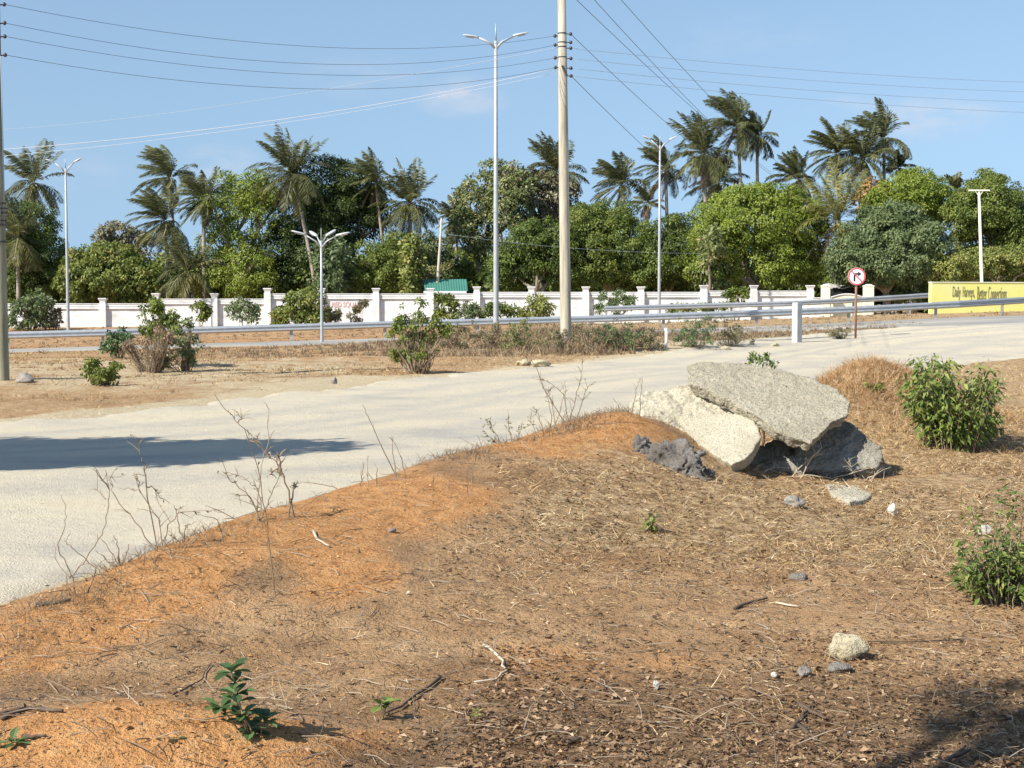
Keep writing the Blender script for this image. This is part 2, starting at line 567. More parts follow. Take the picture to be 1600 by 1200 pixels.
def masks(x, y):
    d, side, par = polyline_dist(x, y, CXY)
    o = .20 * sstep(1.5, -1.0, x) * sstep(13, 10, y) + .55 * np.exp(-(d / np.where(side > 0, 1.2, .55)) ** 2) * sstep(13.6, 10.5, par)
    for (sx, sy, rx, ry, am) in OSPOTS:
        o = o + am * np.exp(-(((x - sx) / rx) ** 2 + ((y - sy) / ry) ** 2))
    o = o + .6 * np.exp(-(((x - 3.9) / 1.0) ** 2 + ((y - 14.3) / .5) ** 2))
    o = o + .5 * np.exp(-(((x - 4.0) / 1.4) ** 2 + ((y - 19.2) / 1.0) ** 2))
    o = o + .55 * sstep(63, 64.5, y) * sstep(74, 70, y)
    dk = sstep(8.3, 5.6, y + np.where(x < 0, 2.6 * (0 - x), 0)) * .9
    st = sstep(8, 10.5, y) * sstep(-1.6, .6, x) * .75 * (1 - .8 * np.exp(-(d / .9) ** 2))
    st = st + .9 * sstep(3.5, 5.5, x) * sstep(15.5, 17, y) * sstep(46, 40, y)
    st = st + 1.0 * np.exp(-(((x - 12.0) / 3.6) ** 2 + ((y - 58.5) / 2.2) ** 2))
    st = st + sstep(19, 23, y) * sstep(58, 52, y) * .55
    rs = poly_sdf(x, y, ROAD)
    sa = np.exp(-(np.maximum(rs, 0) / 1.1) ** 2) * np.where(y > 16, 1, .0) * (1 - .8 * np.exp(-(((x - 4.25) / 2) ** 2 + ((y - 18.6) / 2) ** 2))) * .95
    sa = sa * (1 - .9 * np.exp(-(((x - 12.0) / 3.6) ** 2 + ((y - 58.5) / 2.2) ** 2))) * (1 - .75 * sstep(4, 6.5, x) * sstep(46, 42, y))
    sa = sa + np.where((rs < .1), 1, 0)
    sa = sa + .55 * sstep(23, 30, y) * sstep(50, 40, y) * sstep(0, -5, x)
    return np.clip(o, 0, 1.3), np.clip(dk, 0, 1), np.clip(st, 0, 1), np.clip(sa, 0, 1)


def grid_mesh(name, X, Y, Z, mat, mask=None, extra=None):
    nr, ncol = X.shape
    V = np.stack([X, Y, Z], -1).reshape(-1, 3).astype(np.float32)
    idx = np.arange(nr * ncol).reshape(nr, ncol)
    Fq = np.stack([idx[:-1, :-1], idx[:-1, 1:], idx[1:, 1:], idx[1:, :-1]], -1).reshape(-1, 4)
    if mask is not None:
        mk = (mask[:-1, :-1] | mask[1:, 1:] | mask[:-1, 1:] | mask[1:, :-1]).reshape(-1)
        Fq = Fq[mk]
        used = np.unique(Fq); rem = np.full(len(V), -1); rem[used] = np.arange(len(used))
        V = V[used]; Fq = rem[Fq]
    else:
        used = None
    me = bpy.data.meshes.new(name)
    me.vertices.add(len(V)); me.vertices.foreach_set('co', V.reshape(-1))
    me.loops.add(Fq.size); me.loops.foreach_set('vertex_index', Fq.reshape(-1).astype(np.int32))
    me.polygons.add(len(Fq)); me.polygons.foreach_set('loop_start', np.arange(0, Fq.size, 4, dtype=np.int32))
    me.update(calc_edges=True)
    me.shade_smooth()
    for k, a in (extra or {}).items():
        at_ = me.attributes.new(k, 'FLOAT', 'POINT')
        a = a.reshape(-1)
        at_.data.foreach_set('value', (a if used is None else a[used]).astype(np.float32))
    return link(name, me, mat)


ys = np.concatenate([np.linspace(-25, 2.5, 40), np.exp(np.linspace(math.log(2.6), math.log(110), 620)), np.exp(np.linspace(math.log(113), math.log(2600), 40))])
us = np.linspace(-1, 1, 520)
Yg = np.repeat(ys[:, None], len(us), 1)
Xg = us[None, :] * (np.maximum(ys, 0) * .62 + 5 + 14 * np.exp(-(np.maximum(ys, -2) + 2) / 3.0) + np.where(ys > 130, (ys - 130) * .8, 0))[:, None]
Zg = height(Xg, Yg)
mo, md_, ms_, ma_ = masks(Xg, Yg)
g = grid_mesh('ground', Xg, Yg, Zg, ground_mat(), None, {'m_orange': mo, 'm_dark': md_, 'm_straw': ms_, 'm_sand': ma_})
tag(g, 'dry orange and brown earth with a low bank, reaching to the trees', 'ground', kind='structure')

# gravel road
def road_mat():
    m, nt, p, out = new_mat('pale_gravel')
    n1 = tex_noise(nt, .45, 8, .66, stretch=(.75, 1.0, 1)); n2 = tex_noise(nt, 5, 6, .75); n3 = tex_noise(nt, 60, 3, .7)
    c = ramp(nt, n1, [(.32, (.39, .37, .325)), (.45, (.54, .485, .38)), (.58, (.61, .54, .40)), (.72, (.55, .46, .32))])
    tk = math_node(nt, 'MULTIPLY', attr(nt, 'm_track'), ramp_f(nt, math_node(nt, 'ADD', math_node(nt, 'MULTIPLY', n1, .6), math_node(nt, 'MULTIPLY', n2, .4)), .38, .62))
    c = mixc(nt, math_node(nt, 'MULTIPLY', tk, .75), c, (.37, .36, .33))
    c = mixc(nt, math_node(nt, 'MULTIPLY', ramp_f(nt, n2, .5, .75), .45), c, (.46, .38, .27))
    c = mixc(nt, ramp_f(nt, n3, .64, .74), c, (.40, .34, .26))
    nt.links.new(c, p.inputs['Base Color'])
    p.inputs['Roughness'].default_value = .9; p.inputs['Specular IOR Level'].default_value = .2
    bump(nt, p, math_node(nt, 'ADD', n2, math_node(nt, 'MULTIPLY', n3, .6)), .9, .035)
    return m


def road_sheet(name, poly, xr, yr, nx, ny, mat, lift, rag):
    X, Y = np.meshgrid(np.linspace(*xr, nx), np.linspace(*yr, ny))
    s = poly_sdf(X, Y, poly) + rag * fbm(X * .8, Y * .8, 21, 4) * 2
    Z = height(X, Y) + lift - .16 * sstep(-.05, .55, s)
    FE = [(-30, 20.5), (-12, 20.0), (-7.2, 20.4), (-5.7, 22.3), (-4.4, 25.3), (-2.8, 30.5), (.6, 36.5), (3.7, 42.6), (6.6, 48), (9.3, 53), (12, 55.6), (20, 60)]
    dd, _, _ = polyline_dist(X, Y, FE)
    dd = dd + .8 * fbm(X * .25, Y * .25, 33)
    tr = np.zeros(X.shape)
    for c_, w_ in ((1.6, .28), (3.1, .30), (3.9, .22), (5.5, .35), (7.4, .4)):
        tr = np.maximum(tr, np.exp(-((dd - c_) / w_) ** 2))
    return grid_mesh(name, X, Y, Z, mat, s < .4, {'m_track': tr})


rd = road_sheet('road', ROAD, (-24, 30), (4, 63), 420, 520, road_mat(), .045, .5)
tag(rd, 'pale sandy gravel road curving away behind the earth bank', 'road', kind='structure')


def asphalt_mat():
    m, nt, p, out = new_mat('dusty_asphalt')
    n1 = tex_noise(nt, .35, 5, .6, stretch=(.35, 1.6, 1)); n2 = tex_noise(nt, 8, 5, .7)
    c = ramp(nt, n1, [(.3, (.23, .225, .21)), (.5, (.36, .34, .30)), (.68, (.52, .47, .38))])
    c = mixc(nt, math_node(nt, 'MULTIPLY', n2, .3), c, (.22, .21, .20))
    nt.links.new(c, p.inputs['Base Color'])
    p.inputs['Roughness'].default_value = .8; p.inputs['Specular IOR Level'].default_value = .25
    bump(nt, p, n2, .4, .01)
    return m


ar = road_sheet('paved_road', ASPH, (-58, 58), (53, 73), 460, 160, asphalt_mat(), .06, .12)
tag(ar, 'dusty grey paved road running in front of the crash barrier', 'road', kind='structure')

# ------------------------------------------------------------------ common materials
M = {}
M['galv'] = simple('galvanised_steel', [(.40, .43, .46), (.52, .55, .57)], 6, .38, .55, 0)
M['postmetal'] = simple('weathered_steel', [(.30, .31, .30), (.42, .42, .40)], 6, .6, .4, 0)
M['lampmetal'] = simple('painted_steel', [(.36, .38, .39), (.46, .47, .48)], 5, .5, .25, 0)
M['lamphead'] = simple('lamp_housing', [(.50, .51, .51), (.60, .60, .60)], 5, .4, .1, 0)
M['lampglass'] = simple('lamp_glass', [(.30, .31, .33), (.38, .39, .40)], 5, .2, 0, 0)
M['white'] = simple('white_paint', [(.58, .58, .57), (.70, .70, .69), (.76, .76, .76)], 1.6, .75, 0, .2, .01)
M['whitepanel'] = simple('weathered_white_paint', [(.52, .52, .51), (.72, .73, .73), (.80, .80, .80)], 1.1, .8, 0, .2, .01, 7, (.7, 1, 1.6))
M['cream'] = simple('cream_paint', [(.74, .72, .58), (.80, .78, .62)], 1.5, .8, 0, .1)
M['yellow'] = simple('yellow_paint', [(.80, .77, .20), (.86, .83, .27), (.85, .83, .36)], .5, .7, 0, .15, .01)
M['ink'] = simple('dark_lettering', [(.16, .15, .08), (.26, .24, .12)], 6, .8)
M['redink'] = simple('red_lettering', [(.48, .22, .21), (.60, .38, .36)], 9, .8)
M['wood'] = simple('pole_wood', [(.27, .24, .18), (.42, .375, .29), (.53, .485, .39)], 2.2, .85, 0, .4, .012, 6, (4, 4, .35))
M['wood2'] = simple('greenish_pole_wood', [(.17, .165, .11), (.27, .26, .18), (.38, .36, .26)], 2.2, .85, 0, .4, .012, 6, (4, 4, .35))
M['black'] = simple('black_fitting', [(.03, .03, .03), (.05, .045, .04)], 5, .6)
M['porcelain'] = simple('brown_insulator', [(.04, .03, .028), (.07, .045, .04)], 5, .35)
M['wire'] = simple('dark_wire', [(.10, .11, .13), (.13, .14, .16)], 2, .6)
M['wirefaint'] = simple('grey_wire', [(.30, .36, .43), (.34, .40, .47)], 2, .6)
M['wirebright'] = simple('bright_cable', [(.78, .80, .82), (.84, .86, .88)], 2, .4, .2)
M['rust'] = simple('brown_post_paint', [(.20, .09, .06), (.30, .15, .10)], 6, .7)
M['signwhite'] = simple('sign_white', [(.76, .76, .76), (.82, .82, .82)], 5, .45)
M['signred'] = simple('sign_red', [(.55, .06, .08), (.62, .10, .10)], 5, .45)
M['signblack'] = simple('sign_black', [(.012, .012, .014), (.02, .02, .02)], 5, .45)
M['concrete'] = simple('pale_concrete', [(.38, .39, .39), (.50, .50, .49)], 5, .85, 0, .3, .01)
M['teal'] = simple('green_roof_sheet', [(.045, .17, .135), (.065, .22, .175)], .8, .55, 0, 0)
M['grey'] = simple('grey_wall', [(.35, .36, .36), (.45, .46, .45)], 2, .8)
M['net'] = simple('black_shade_net', [(.012, .012, .016), (.02, .02, .024)], 3, .9)
M['iron'] = simple('roof_iron', [(.48, .47, .45), (.62, .61, .58)], 3, .5, .3)
M['bark'] = simple('bark', [(.16, .12, .085), (.27, .22, .16), (.34, .29, .22)], 3, .9, 0, .5, .03, 6, (3, 3, .6))
M['palmbark'] = simple('palm_bark', [(.19, .155, .12), (.33, .28, .22), (.40, .35, .29)], 2, .9, 0, .5, .03, 5, (.6, .6, 6))
M['twig'] = leafy('dry_twig', [(0, (.13, .09, .06)), (.5, (.24, .18, .12)), (1, (.40, .33, .25))], 0, .85, .2)
M['straw'] = leafy('dry_straw', [(0, (.16, .090, .042)), (.35, (.36, .23, .115)), (.72, (.55, .41, .22)), (1, (.68, .56, .36))], .15, .8, .2)
M['redstraw'] = leafy('reddish_straw', [(0, (.22, .115, .05)), (.4, (.45, .27, .13)), (.75, (.60, .41, .22)), (1, (.70, .54, .34))], .2, .85, .2)
M['weedstraw'] = leafy('grey_dry_weed', [(0, (.14, .095, .06)), (.4, (.27, .20, .13)), (.75, (.40, .31, .20)), (1, (.52, .43, .29))], .2, .85, .2)
M['litter'] = leafy('dead_leaf', [(0, (.06, .036, .02)), (.4, (.19, .115, .062)), (.72, (.35, .23, .13)), (.92, (.50, .37, .25)), (1, (.62, .51, .39))], .12, .75, .3)
# ------------------------------------------------------------------ foliage palettes
def pal(name, dark, mid, light, accent=None, trans=.28):
    st = [(0, dark), (.45, mid), (.85, light)]
    st.append((.97, accent if accent else light))
    M[name] = leafy(name, st, trans, .5, .35)


pal('leaf_dark_green', (0.057, 0.089, 0.020), (0.107, 0.155, 0.032), (0.198, 0.244, 0.049))
pal('leaf_deep_shade', (0.029, 0.050, 0.013), (0.052, 0.084, 0.020), (0.111, 0.150, 0.035))
pal('leaf_bright_green', (0.133, 0.183, 0.025), (0.227, 0.292, 0.044), (0.344, 0.393, 0.071))
pal('leaf_mango', (0.109, 0.141, 0.031), (0.198, 0.243, 0.051), (0.320, 0.333, 0.090), (0.486, 0.333, 0.128))
pal('leaf_mid_green', (0.096, 0.136, 0.028), (0.163, 0.210, 0.041), (0.266, 0.299, 0.069))
pal('leaf_grey_green', (.10, .14, .055), (.155, .205, .085), (.225, .27, .12))
pal('leaf_olive_pink', (0.109, 0.134, 0.044), (0.205, 0.243, 0.083), (0.333, 0.333, 0.141), (0.538, 0.346, 0.230))
pal('leaf_grey_brown', (.12, .11, .055), (.20, .185, .10), (.30, .27, .16), (.36, .27, .17), .15)
pal('leaf_orange_bloom', (0.218, 0.174, 0.054), (0.457, 0.272, 0.109), (0.510, 0.370, 0.174), (0.510, 0.435, 0.218))
pal('leaf_yellow_green', (0.128, 0.166, 0.038), (0.243, 0.275, 0.070), (0.384, 0.384, 0.115), (0.538, 0.435, 0.154))
pal('leaf_palm', (0.066, 0.074, 0.030), (0.133, 0.139, 0.052), (0.242, 0.240, 0.093), (0.395, 0.339, 0.152), .25)
pal('leaf_palm_yellow', (0.116, 0.126, 0.037), (0.221, 0.221, 0.063), (0.346, 0.326, 0.116), (0.462, 0.367, 0.147), .25)
pal('leaf_palm_dead', (0.154, 0.107, 0.062), (0.266, 0.190, 0.113), (0.369, 0.277, 0.174), (0.430, 0.286, 0.164), .15)
pal('leaf_bush', (0.063, 0.098, 0.025), (0.127, 0.184, 0.041), (0.230, 0.287, 0.075), (0.437, 0.414, 0.115))
pal('leaf_bush_light', (.085, .125, .030), (.165, .225, .050), (.28, .33, .085), (.45, .42, .12))
pal('leaf_glossy', (0.050, 0.094, 0.033), (0.083, 0.149, 0.053), (0.154, 0.231, 0.088))
pal('leaf_scrub', (0.121, 0.116, 0.061), (0.220, 0.198, 0.105), (0.330, 0.297, 0.165), (0.396, 0.308, 0.187))


def crown_quads(lobes, leaf, dens=1.0, gap=0.0, clump=.75, updown=.35):
    """lobes: (centre, (rx,ry,rz)) -> leaf quads, gathered into clumps on the lobes' shells"""
    Qs = []; Rs = []
    for c, r in lobes:
        c = np.array(c); r = np.array(r)
        area = 4 * math.pi * ((((r[0] * r[1]) ** 1.6 + (r[0] * r[2]) ** 1.6 + (r[1] * r[2]) ** 1.6) / 3) ** (1 / 1.6))
        ncl = max(5, int(area / (clump * clump * 1.1) * dens))
        dirs = norm(RNG.normal(size=(ncl, 3)))
        rad = RNG.uniform(.72, 1.06, size=(ncl, 1))
        inner = RNG.random((ncl, 1)) < .18
        rad = np.where(inner, RNG.uniform(.3, .7, size=(ncl, 1)), rad)
        cc = c + dirs * r * rad
        keep = RNG.random(ncl) > gap
        cc = cc[keep]; dirs = dirs[keep]
        for k in range(len(cc)):
            cr = clump * RNG.uniform(.55, 1.15)
            n = max(8, int(RNG.integers(30, 46) * min(3.8, (cr / (leaf * 1.9)) ** 2 + .25)))
            q = norm(RNG.normal(size=(n, 3)) + np.array([0, 0, updown]) + dirs[k] * .75)
            P = cc[k] + q * cr * RNG.uniform(.6, 1.0, size=(n, 1)) * np.array([1, 1, .75])
            A = norm(q * .5 + RNG.normal(size=(n, 3)) * .6 + np.array([0, 0, -.35]))
            N = norm(q * .9 + dirs[k] * .5 + RNG.normal(size=(n, 3)) * .33 + np.array([0, 0, .25]))
            L = leaf * RNG.uniform(.65, 1.3, n)
            Qs.append(leaf_quads(P, A, N, L, L * RNG.uniform(.42, .62, n)))
            base = RNG.uniform(.1, .75)
            Rs.append(np.clip(base + RNG.normal(size=n) * .16, 0, 1))
    return np.concatenate(Qs), np.concatenate(Rs)


def limb(mb, a, b, r0, r1, seg=5, wob=.12, n=6):
    a = Vector(a); b = Vector(b)
    L = (b - a).length
    pts = []; rad = []
    for k in range(seg + 1):
        t = k / seg
        p = a.lerp(b, t)
        if 0 < k < seg:
            p += Vector((random.gauss(0, 1), random.gauss(0, 1), random.gauss(0, .5))) * wob * L * .25
        pts.append(p); rad.append(r0 + (r1 - r0) * t)
    mb.tube(pts, rad, n)
    return pts


def tree(name, label, lobes_px, d, palette, group='trees behind the white wall', leaf=.175, dens=1.0, gap=0.0, clump=.64, base_px=None, branches=1.0, cat='tree', depth=.85):
    k = ppm(d)
    lob = []
    for (px, py, rx, ry) in lobes_px:
        dd = d + random.uniform(-1.2, 1.2)
        c = at(px, py, dd)
        rx_, ry_ = rx / k, ry / k
        lob.append((c, (rx_, depth * (rx_ + ry_) / 2 + .2, ry_)))
    bx = base_px if base_px else sum(l[0] * l[2] for l in lobes_px) / sum(l[2] for l in lobes_px)
    x0 = (bx - 800) / F_PX * d
    b = Vector((x0, d, gz(x0, d)))
    root = thing(name, label, cat, b, group)
    hgt = max(c.z for c, r in lob) - b.z
    mb = MB()
    low = min(lob, key=lambda l: l[0].z)
    fork = Vector((b.x + random.uniform(-.2, .2), b.y, b.z + max(.5, (low[0].z - b.z) * .55)))
    r0 = .035 * hgt + .07
    limb(mb, b - Vector((0, 0, .2)), fork, r0, r0 * .75, 4, .08, 9)
    for c, r in lob:
        e = limb(mb, fork, c + Vector((0, 0, r[2] * .2)), r0 * .5, r0 * .12, 5, .16)
        for _ in range(int(4 * branches)):
            q = Vector((random.gauss(0, 1), random.gauss(0, 1), random.gauss(.2, 1))).normalized()
            limb(mb, e[3], c + Vector((q.x * r[0], q.y * r[1], q.z * r[2])) * 0.9 * 1.0 if False else c + Vector((q.x * r[0] * .9, q.y * r[1] * .9, q.z * r[2] * .9)), r0 * .18, r0 * .05, 4, .18, 5)
    mb.build('trunk', M['bark'], root, True)
    Q, rn = crown_quads(lob, leaf, dens, gap, clump)
    quads('crown', Q, rn, M[palette], root)
    return root


# ------------------------------------------------------------------ broadleaf trees behind the wall
tree('dark_tree', 'dark bushy tree behind the wooden pole with the wrapped trunk', [(28, 400, 40, 60), (75, 420, 32, 52), (50, 350, 32, 32), (20, 450, 40, 32)], 107, 'leaf_dark_green', dens=1.1)
tree('mango_tree', 'round yellowish green mango tree beside the tall lone street lamp', [(165, 425, 62, 42), (130, 442, 36, 32), (212, 440, 44, 36), (168, 402, 38, 20), (240, 452, 28, 24)], 103, 'leaf_mango', leaf=.23, dens=1.1, clump=.5)
tree('grey_tree', 'grey thin leaved tree peeping over the round mango tree', [(182, 368, 24, 16), (205, 385, 38, 22), (165, 382, 20, 16)], 120, 'leaf_grey_brown', leaf=.3, dens=.8, gap=.25)
tree('leafy_tree', 'tall light green tree rising behind the windblown palms', [(352, 312, 38, 34), (388, 300, 34, 28), (405, 340, 30, 40), (352, 372, 34, 32), (330, 425, 40, 40), (390, 425, 36, 38), (425, 300, 25, 25)], 110, 'leaf_bright_green', dens=1.0, gap=.12, clump=.85)
tree('fig_tree', 'very dark dense tree above the four headed lamp', [(500, 285, 48, 38), (550, 298, 46, 38), (478, 340, 48, 46), (552, 345, 44, 40), (500, 392, 52, 44), (588, 328, 22, 24), (440, 400, 34, 52), (520, 330, 50, 45)], 111, 'leaf_deep_shade', dens=1.15, clump=.85)
tree('willowy_tree', 'pale drooping tree just behind the four headed lamp', [(518, 405, 20, 36), (535, 440, 26, 30), (515, 440, 22, 26)], 104.5, 'leaf_grey_green', leaf=.3, dens=1.0, clump=.5)
tree('bushy_tree', 'mid green bushy tree under the slim leaning palm trunk', [(600, 412, 42, 36), (572, 432, 34, 30), (622, 388, 32, 24), (610, 442, 40, 22)], 106, 'leaf_mid_green')
tree('slender_tree', 'slim feathery light green tree next to the green roof', [(645, 395, 13, 26), (642, 428, 14, 26)], 103.5, 'leaf_yellow_green', leaf=.32, clump=.5, dens=.9)
tree('bushy_tree', 'olive bushy tree between the slim pole and the palm', [(676, 402, 28, 34), (668, 430, 30, 28), (690, 440, 24, 20)], 107, 'leaf_olive_pink', gap=.1)
tree('leafy_tree', 'low light green tree behind the green roofed house', [(722, 420, 34, 26), (745, 440, 34, 20), (700, 440, 30, 18)], 115, 'leaf_bright_green', clump=.6)
tree('almond_tree', 'tall open crowned tree with reddish leaves beside the tall lamp', [(768, 285, 42, 30), (735, 322, 26, 34), (805, 290, 30, 30), (742, 362, 28, 28), (790, 330, 36, 34), (755, 395, 30, 22), (722, 350, 16, 22)], 112, 'leaf_olive_pink', gap=.42, clump=.55, branches=2.0, leaf=.26)
tree('bare_tree', 'grey brown almost leafless tree beside the wooden power pole', [(848, 305, 36, 36), (832, 345, 34, 26), (872, 320, 28, 40), (820, 290, 26, 22)], 113, 'leaf_grey_brown', gap=.45, clump=.6, branches=3.5, leaf=.26)
tree('dense_tree', 'dark green round tree behind the foot of the power pole', [(822, 400, 42, 40), (862, 385, 36, 40), (792, 422, 28, 30), (884, 415, 40, 36), (830, 370, 30, 24)], 104, 'leaf_dark_green', dens=1.1)
tree('mango_tree', 'broad green mango tree to the side of the power pole', [(940, 362, 48, 38), (978, 385, 42, 42), (922, 405, 38, 44), (955, 335, 40, 20), (905, 350, 26, 30), (980, 425, 40, 26)], 106, 'leaf_mid_green', dens=1.05)
tree('dense_tree', 'dark rounded tree behind the slender twin lamp', [(1042, 392, 42, 44), (1062, 370, 34, 36), (1012, 412, 38, 38), (1050, 425, 46, 26)], 106, 'leaf_dark_green', dens=1.05)
tree('mango_tree', 'largest bright green mango tree, below the tallest palms', [(1180, 345, 78, 46), (1122, 358, 42, 44), (1242, 350, 46, 46), (1190, 312, 56, 20), (1205, 405, 72, 42), (1115, 410, 36, 38), (1250, 405, 40, 38), (1150, 325, 36, 26)], 102, 'leaf_bright_green', dens=1.1, clump=.7)
tree('thin_tree', 'thin brownish tree in front of the largest mango tree', [(1112, 385, 14, 26), (1105, 415, 22, 26), (1120, 430, 18, 18)], 99.5, 'leaf_olive_pink', leaf=.3, gap=.2, clump=.5)
tree('dense_tree', 'wide grey green tree above the no turn sign', [(1390, 378, 78, 46), (1345, 402, 52, 36), (1432, 390, 50, 42), (1395, 345, 52, 24), (1390, 415, 80, 26), (1330, 425, 30, 20)], 98, 'leaf_grey_green', dens=1.2, clump=.5, leaf=.19)
tree('leafy_tree', 'domed bright green tree behind the wide grey green tree', [(1425, 305, 52, 34), (1385, 325, 34, 30), (1462, 322, 30, 34), (1430, 290, 30, 22)], 110, 'leaf_bright_green', clump=.65)
tree('flowering_tree', 'orange flowering tree top beside the domed green tree', [(1365, 298, 26, 18), (1352, 315, 16, 22)], 112, 'leaf_orange_bloom', leaf=.3, clump=.5)
tree('mango_tree', 'tall green mango tree behind the pole with crossbar', [(1550, 318, 50, 40), (1512, 332, 34, 36), (1582, 345, 34, 48), (1550, 372, 56, 40), (1545, 288, 24, 16), (1610, 380, 40, 50)], 107, 'leaf_mid_green', dens=1.1)
tree('almond_tree', 'low yellowish spreading tree over the yellow wall', [(1535, 412, 56, 22), (1482, 420, 36, 20), (1585, 412, 44, 26), (1640, 415, 40, 26)], 97, 'leaf_yellow_green', clump=.55, gap=.12)

# dark undergrowth filling the grove's floor
Q = []; Rn = []
lob = []
for k in range(75):
    px = -120 + k * 25 + random.uniform(-10, 10)
    dd = random.uniform(108, 121)
    c = at(px, 445 + random.uniform(-16, 14), dd)
    lob.append((c, (random.uniform(1.2, 1.9), 1.2, random.uniform(1.0, 1.9))))
Q, Rn = crown_quads(lob, .45, .8, .1, .7)
u = quads('undergrowth', Q, Rn, M['leaf_dark_green'])
tag(u, 'dark green undergrowth between the tree trunks', 'undergrowth', kind='stuff')
# far tree belt behind the grove
lob = []
for k in range(44):
    px = -150 + k * 44 + random.uniform(-15, 15)
    c = at(px, 440 + random.uniform(-12, 10), 165 + random.uniform(-8, 8))
    lob.append((c, (random.uniform(2.2, 3.4), 2, random.uniform(2.2, 3.6))))
Q, Rn = crown_quads(lob, .8, .7, .1, 1.2)
u = quads('far_woods', Q, Rn, M['leaf_mid_green'])
tag(u, 'green belt of woods beyond the palm grove', 'woods', kind='stuff')


# ------------------------------------------------------------------ palms
def palm(label, hx, hy, bx, Rpx, d, nf=26, pal_='leaf_palm', dead=4, yellow=0, wind=.55, thick=1.0, bend=0.0, spread=1.0):
    k = ppm(d)
    heart = at(hx, hy, d)
    x0 = (bx - 800) / F_PX * d
    base = Vector((x0, d, gz(x0, d)))
    root = thing('palm_tree', label, 'palm tree', base, 'coconut palms behind the white wall')
    mb = MB()
    H = heart.z - base.z
    pts = []; rad = []
    for j in range(11):
        t = j / 10
        p = base.lerp(heart, t)
        p.x += (heart.x - base.x) * (t ** 1.6 - t) * .9 + bend * math.sin(t * math.pi)
        pts.append(p); rad.append((.17 - .06 * t + .10 * max(0, .12 - t) / .12) * thick)
    pts[0].z -= .2
    mb.tube(pts, rad, 8)
    mb.build('trunk', M['palmbark'], root, True)
    Lf = Rpx / k * 1.06
    nf = int(nf * 1.25)

    def fronds(n, el_lo, el_hi, L, widen=1.0, hang=1.0):
        Qs = []; Rs = []
        for i in range(n):
            az = 2 * math.pi * (i * .618 + random.random() * .12)
            el = R(random.uniform(el_lo, el_hi))
            ln = L * random.uniform(.82, 1.12)
            dirv = np.array([math.cos(az) * math.cos(el), math.sin(az) * math.cos(el) * .9, math.sin(el)])
            p = np.array(heart) + dirv * .1
            v = dirv.copy()
            ns = 26
            st = ln / ns
            P = []; T = []
            g_ = random.uniform(.9, 1.5) * hang
            for q in range(ns):
                P.append(p.copy())
                v = v + np.array([-wind * .042, .01, -.050 * g_ * (q / ns + .25)])
                v = v / np.linalg.norm(v)
                T.append(v.copy())
                p = p + v * st
            P = np.array(P); T = np.array(T)
            side = norm(np.cross(T, np.array([0, 0, 1.0]) + 1e-3))
            up = norm(np.cross(side, T))
            # rachis
            wq = .035 * (1 - np.arange(ns) / ns)[:, None] + .008
            rq = np.stack([P[:-1] - side[:-1] * wq[:-1], P[:-1] + side[:-1] * wq[:-1], P[1:] + side[1:] * wq[1:], P[1:] - side[1:] * wq[1:]], 1)
            Qs.append(rq); Rs.append(np.full(len(rq), random.uniform(.6, .95)))
            t = (np.arange(ns) / ns)
            env = np.clip(np.sin(np.pi * np.clip(t * .92 + .10, 0, 1)) ** .6, 0, 1)
            env[:3] *= .25
            fr = random.uniform(.15, .6)
            for s in (-1, 1):
                for rep in range(2):
                    off = T * st * .5 * rep
                    dirn = norm(side * s * .9 + T * .75 + up * random.uniform(-.1, .25) + np.array([-wind * .5, 0, -.30]) + RNG.normal(size=P.shape) * .10)
                    ll = .80 * widen * (L / 3.0) ** .6 * env * RNG.uniform(.8, 1.15, ns)
                    Pq = P + off
                    tip = Pq + dirn * ll[:, None] + np.array([-wind * .12, 0, -.20]) * ll[:, None]
                    mid = Pq + dirn * ll[:, None] * .5
                    wdir = norm(T + RNG.normal(size=P.shape) * .25)
                    ww = .037 * widen
                    q4 = np.stack([Pq - wdir * ww * .6, mid - wdir * ww, tip, mid + wdir * ww], 1)
                    Qs.append(q4); Rs.append(np.clip(fr + RNG.normal(size=ns) * .15, 0, 1))
        return np.concatenate(Qs), np.concatenate(Rs)
    Q, rn = fronds(int(nf * .55), -35, 40, Lf * .95, 1.0, 1.15 * spread)
    Q2, rn2 = fronds(int(nf * .45), 42, 88, Lf, 1.05, .55)
    Q = np.concatenate([Q, Q2]); rn = np.concatenate([rn, rn2])
    quads('crown', Q, rn, M[pal_], root)
    if yellow:
        Q, rn = fronds(yellow, -55, -10, Lf * .92, 1.0, 1.2)
        quads('yellowing_fronds', Q, rn, M['leaf_palm_yellow'], root)
    if dead:
        Q, rn = fronds(dead, -75, -40, Lf * .8, .8, 1.6)
        quads('dead_fronds', Q, rn, M['leaf_palm_dead'], root)
    # coconuts
    for _ in range(5):
        mb = MB()
        a = random.uniform(0, 6.28); c = heart + Vector((math.cos(a) * .28, math.sin(a) * .28, -.28 - random.random() * .22))
        mb.tube([c + Vector((0, 0, z)) for z in (-.14, -.10, 0, .10, .14)], [.03, .10, .13, .09, .02], 7)
        mb.build('coconut', M['leaf_palm_yellow'], root, True)
    return root


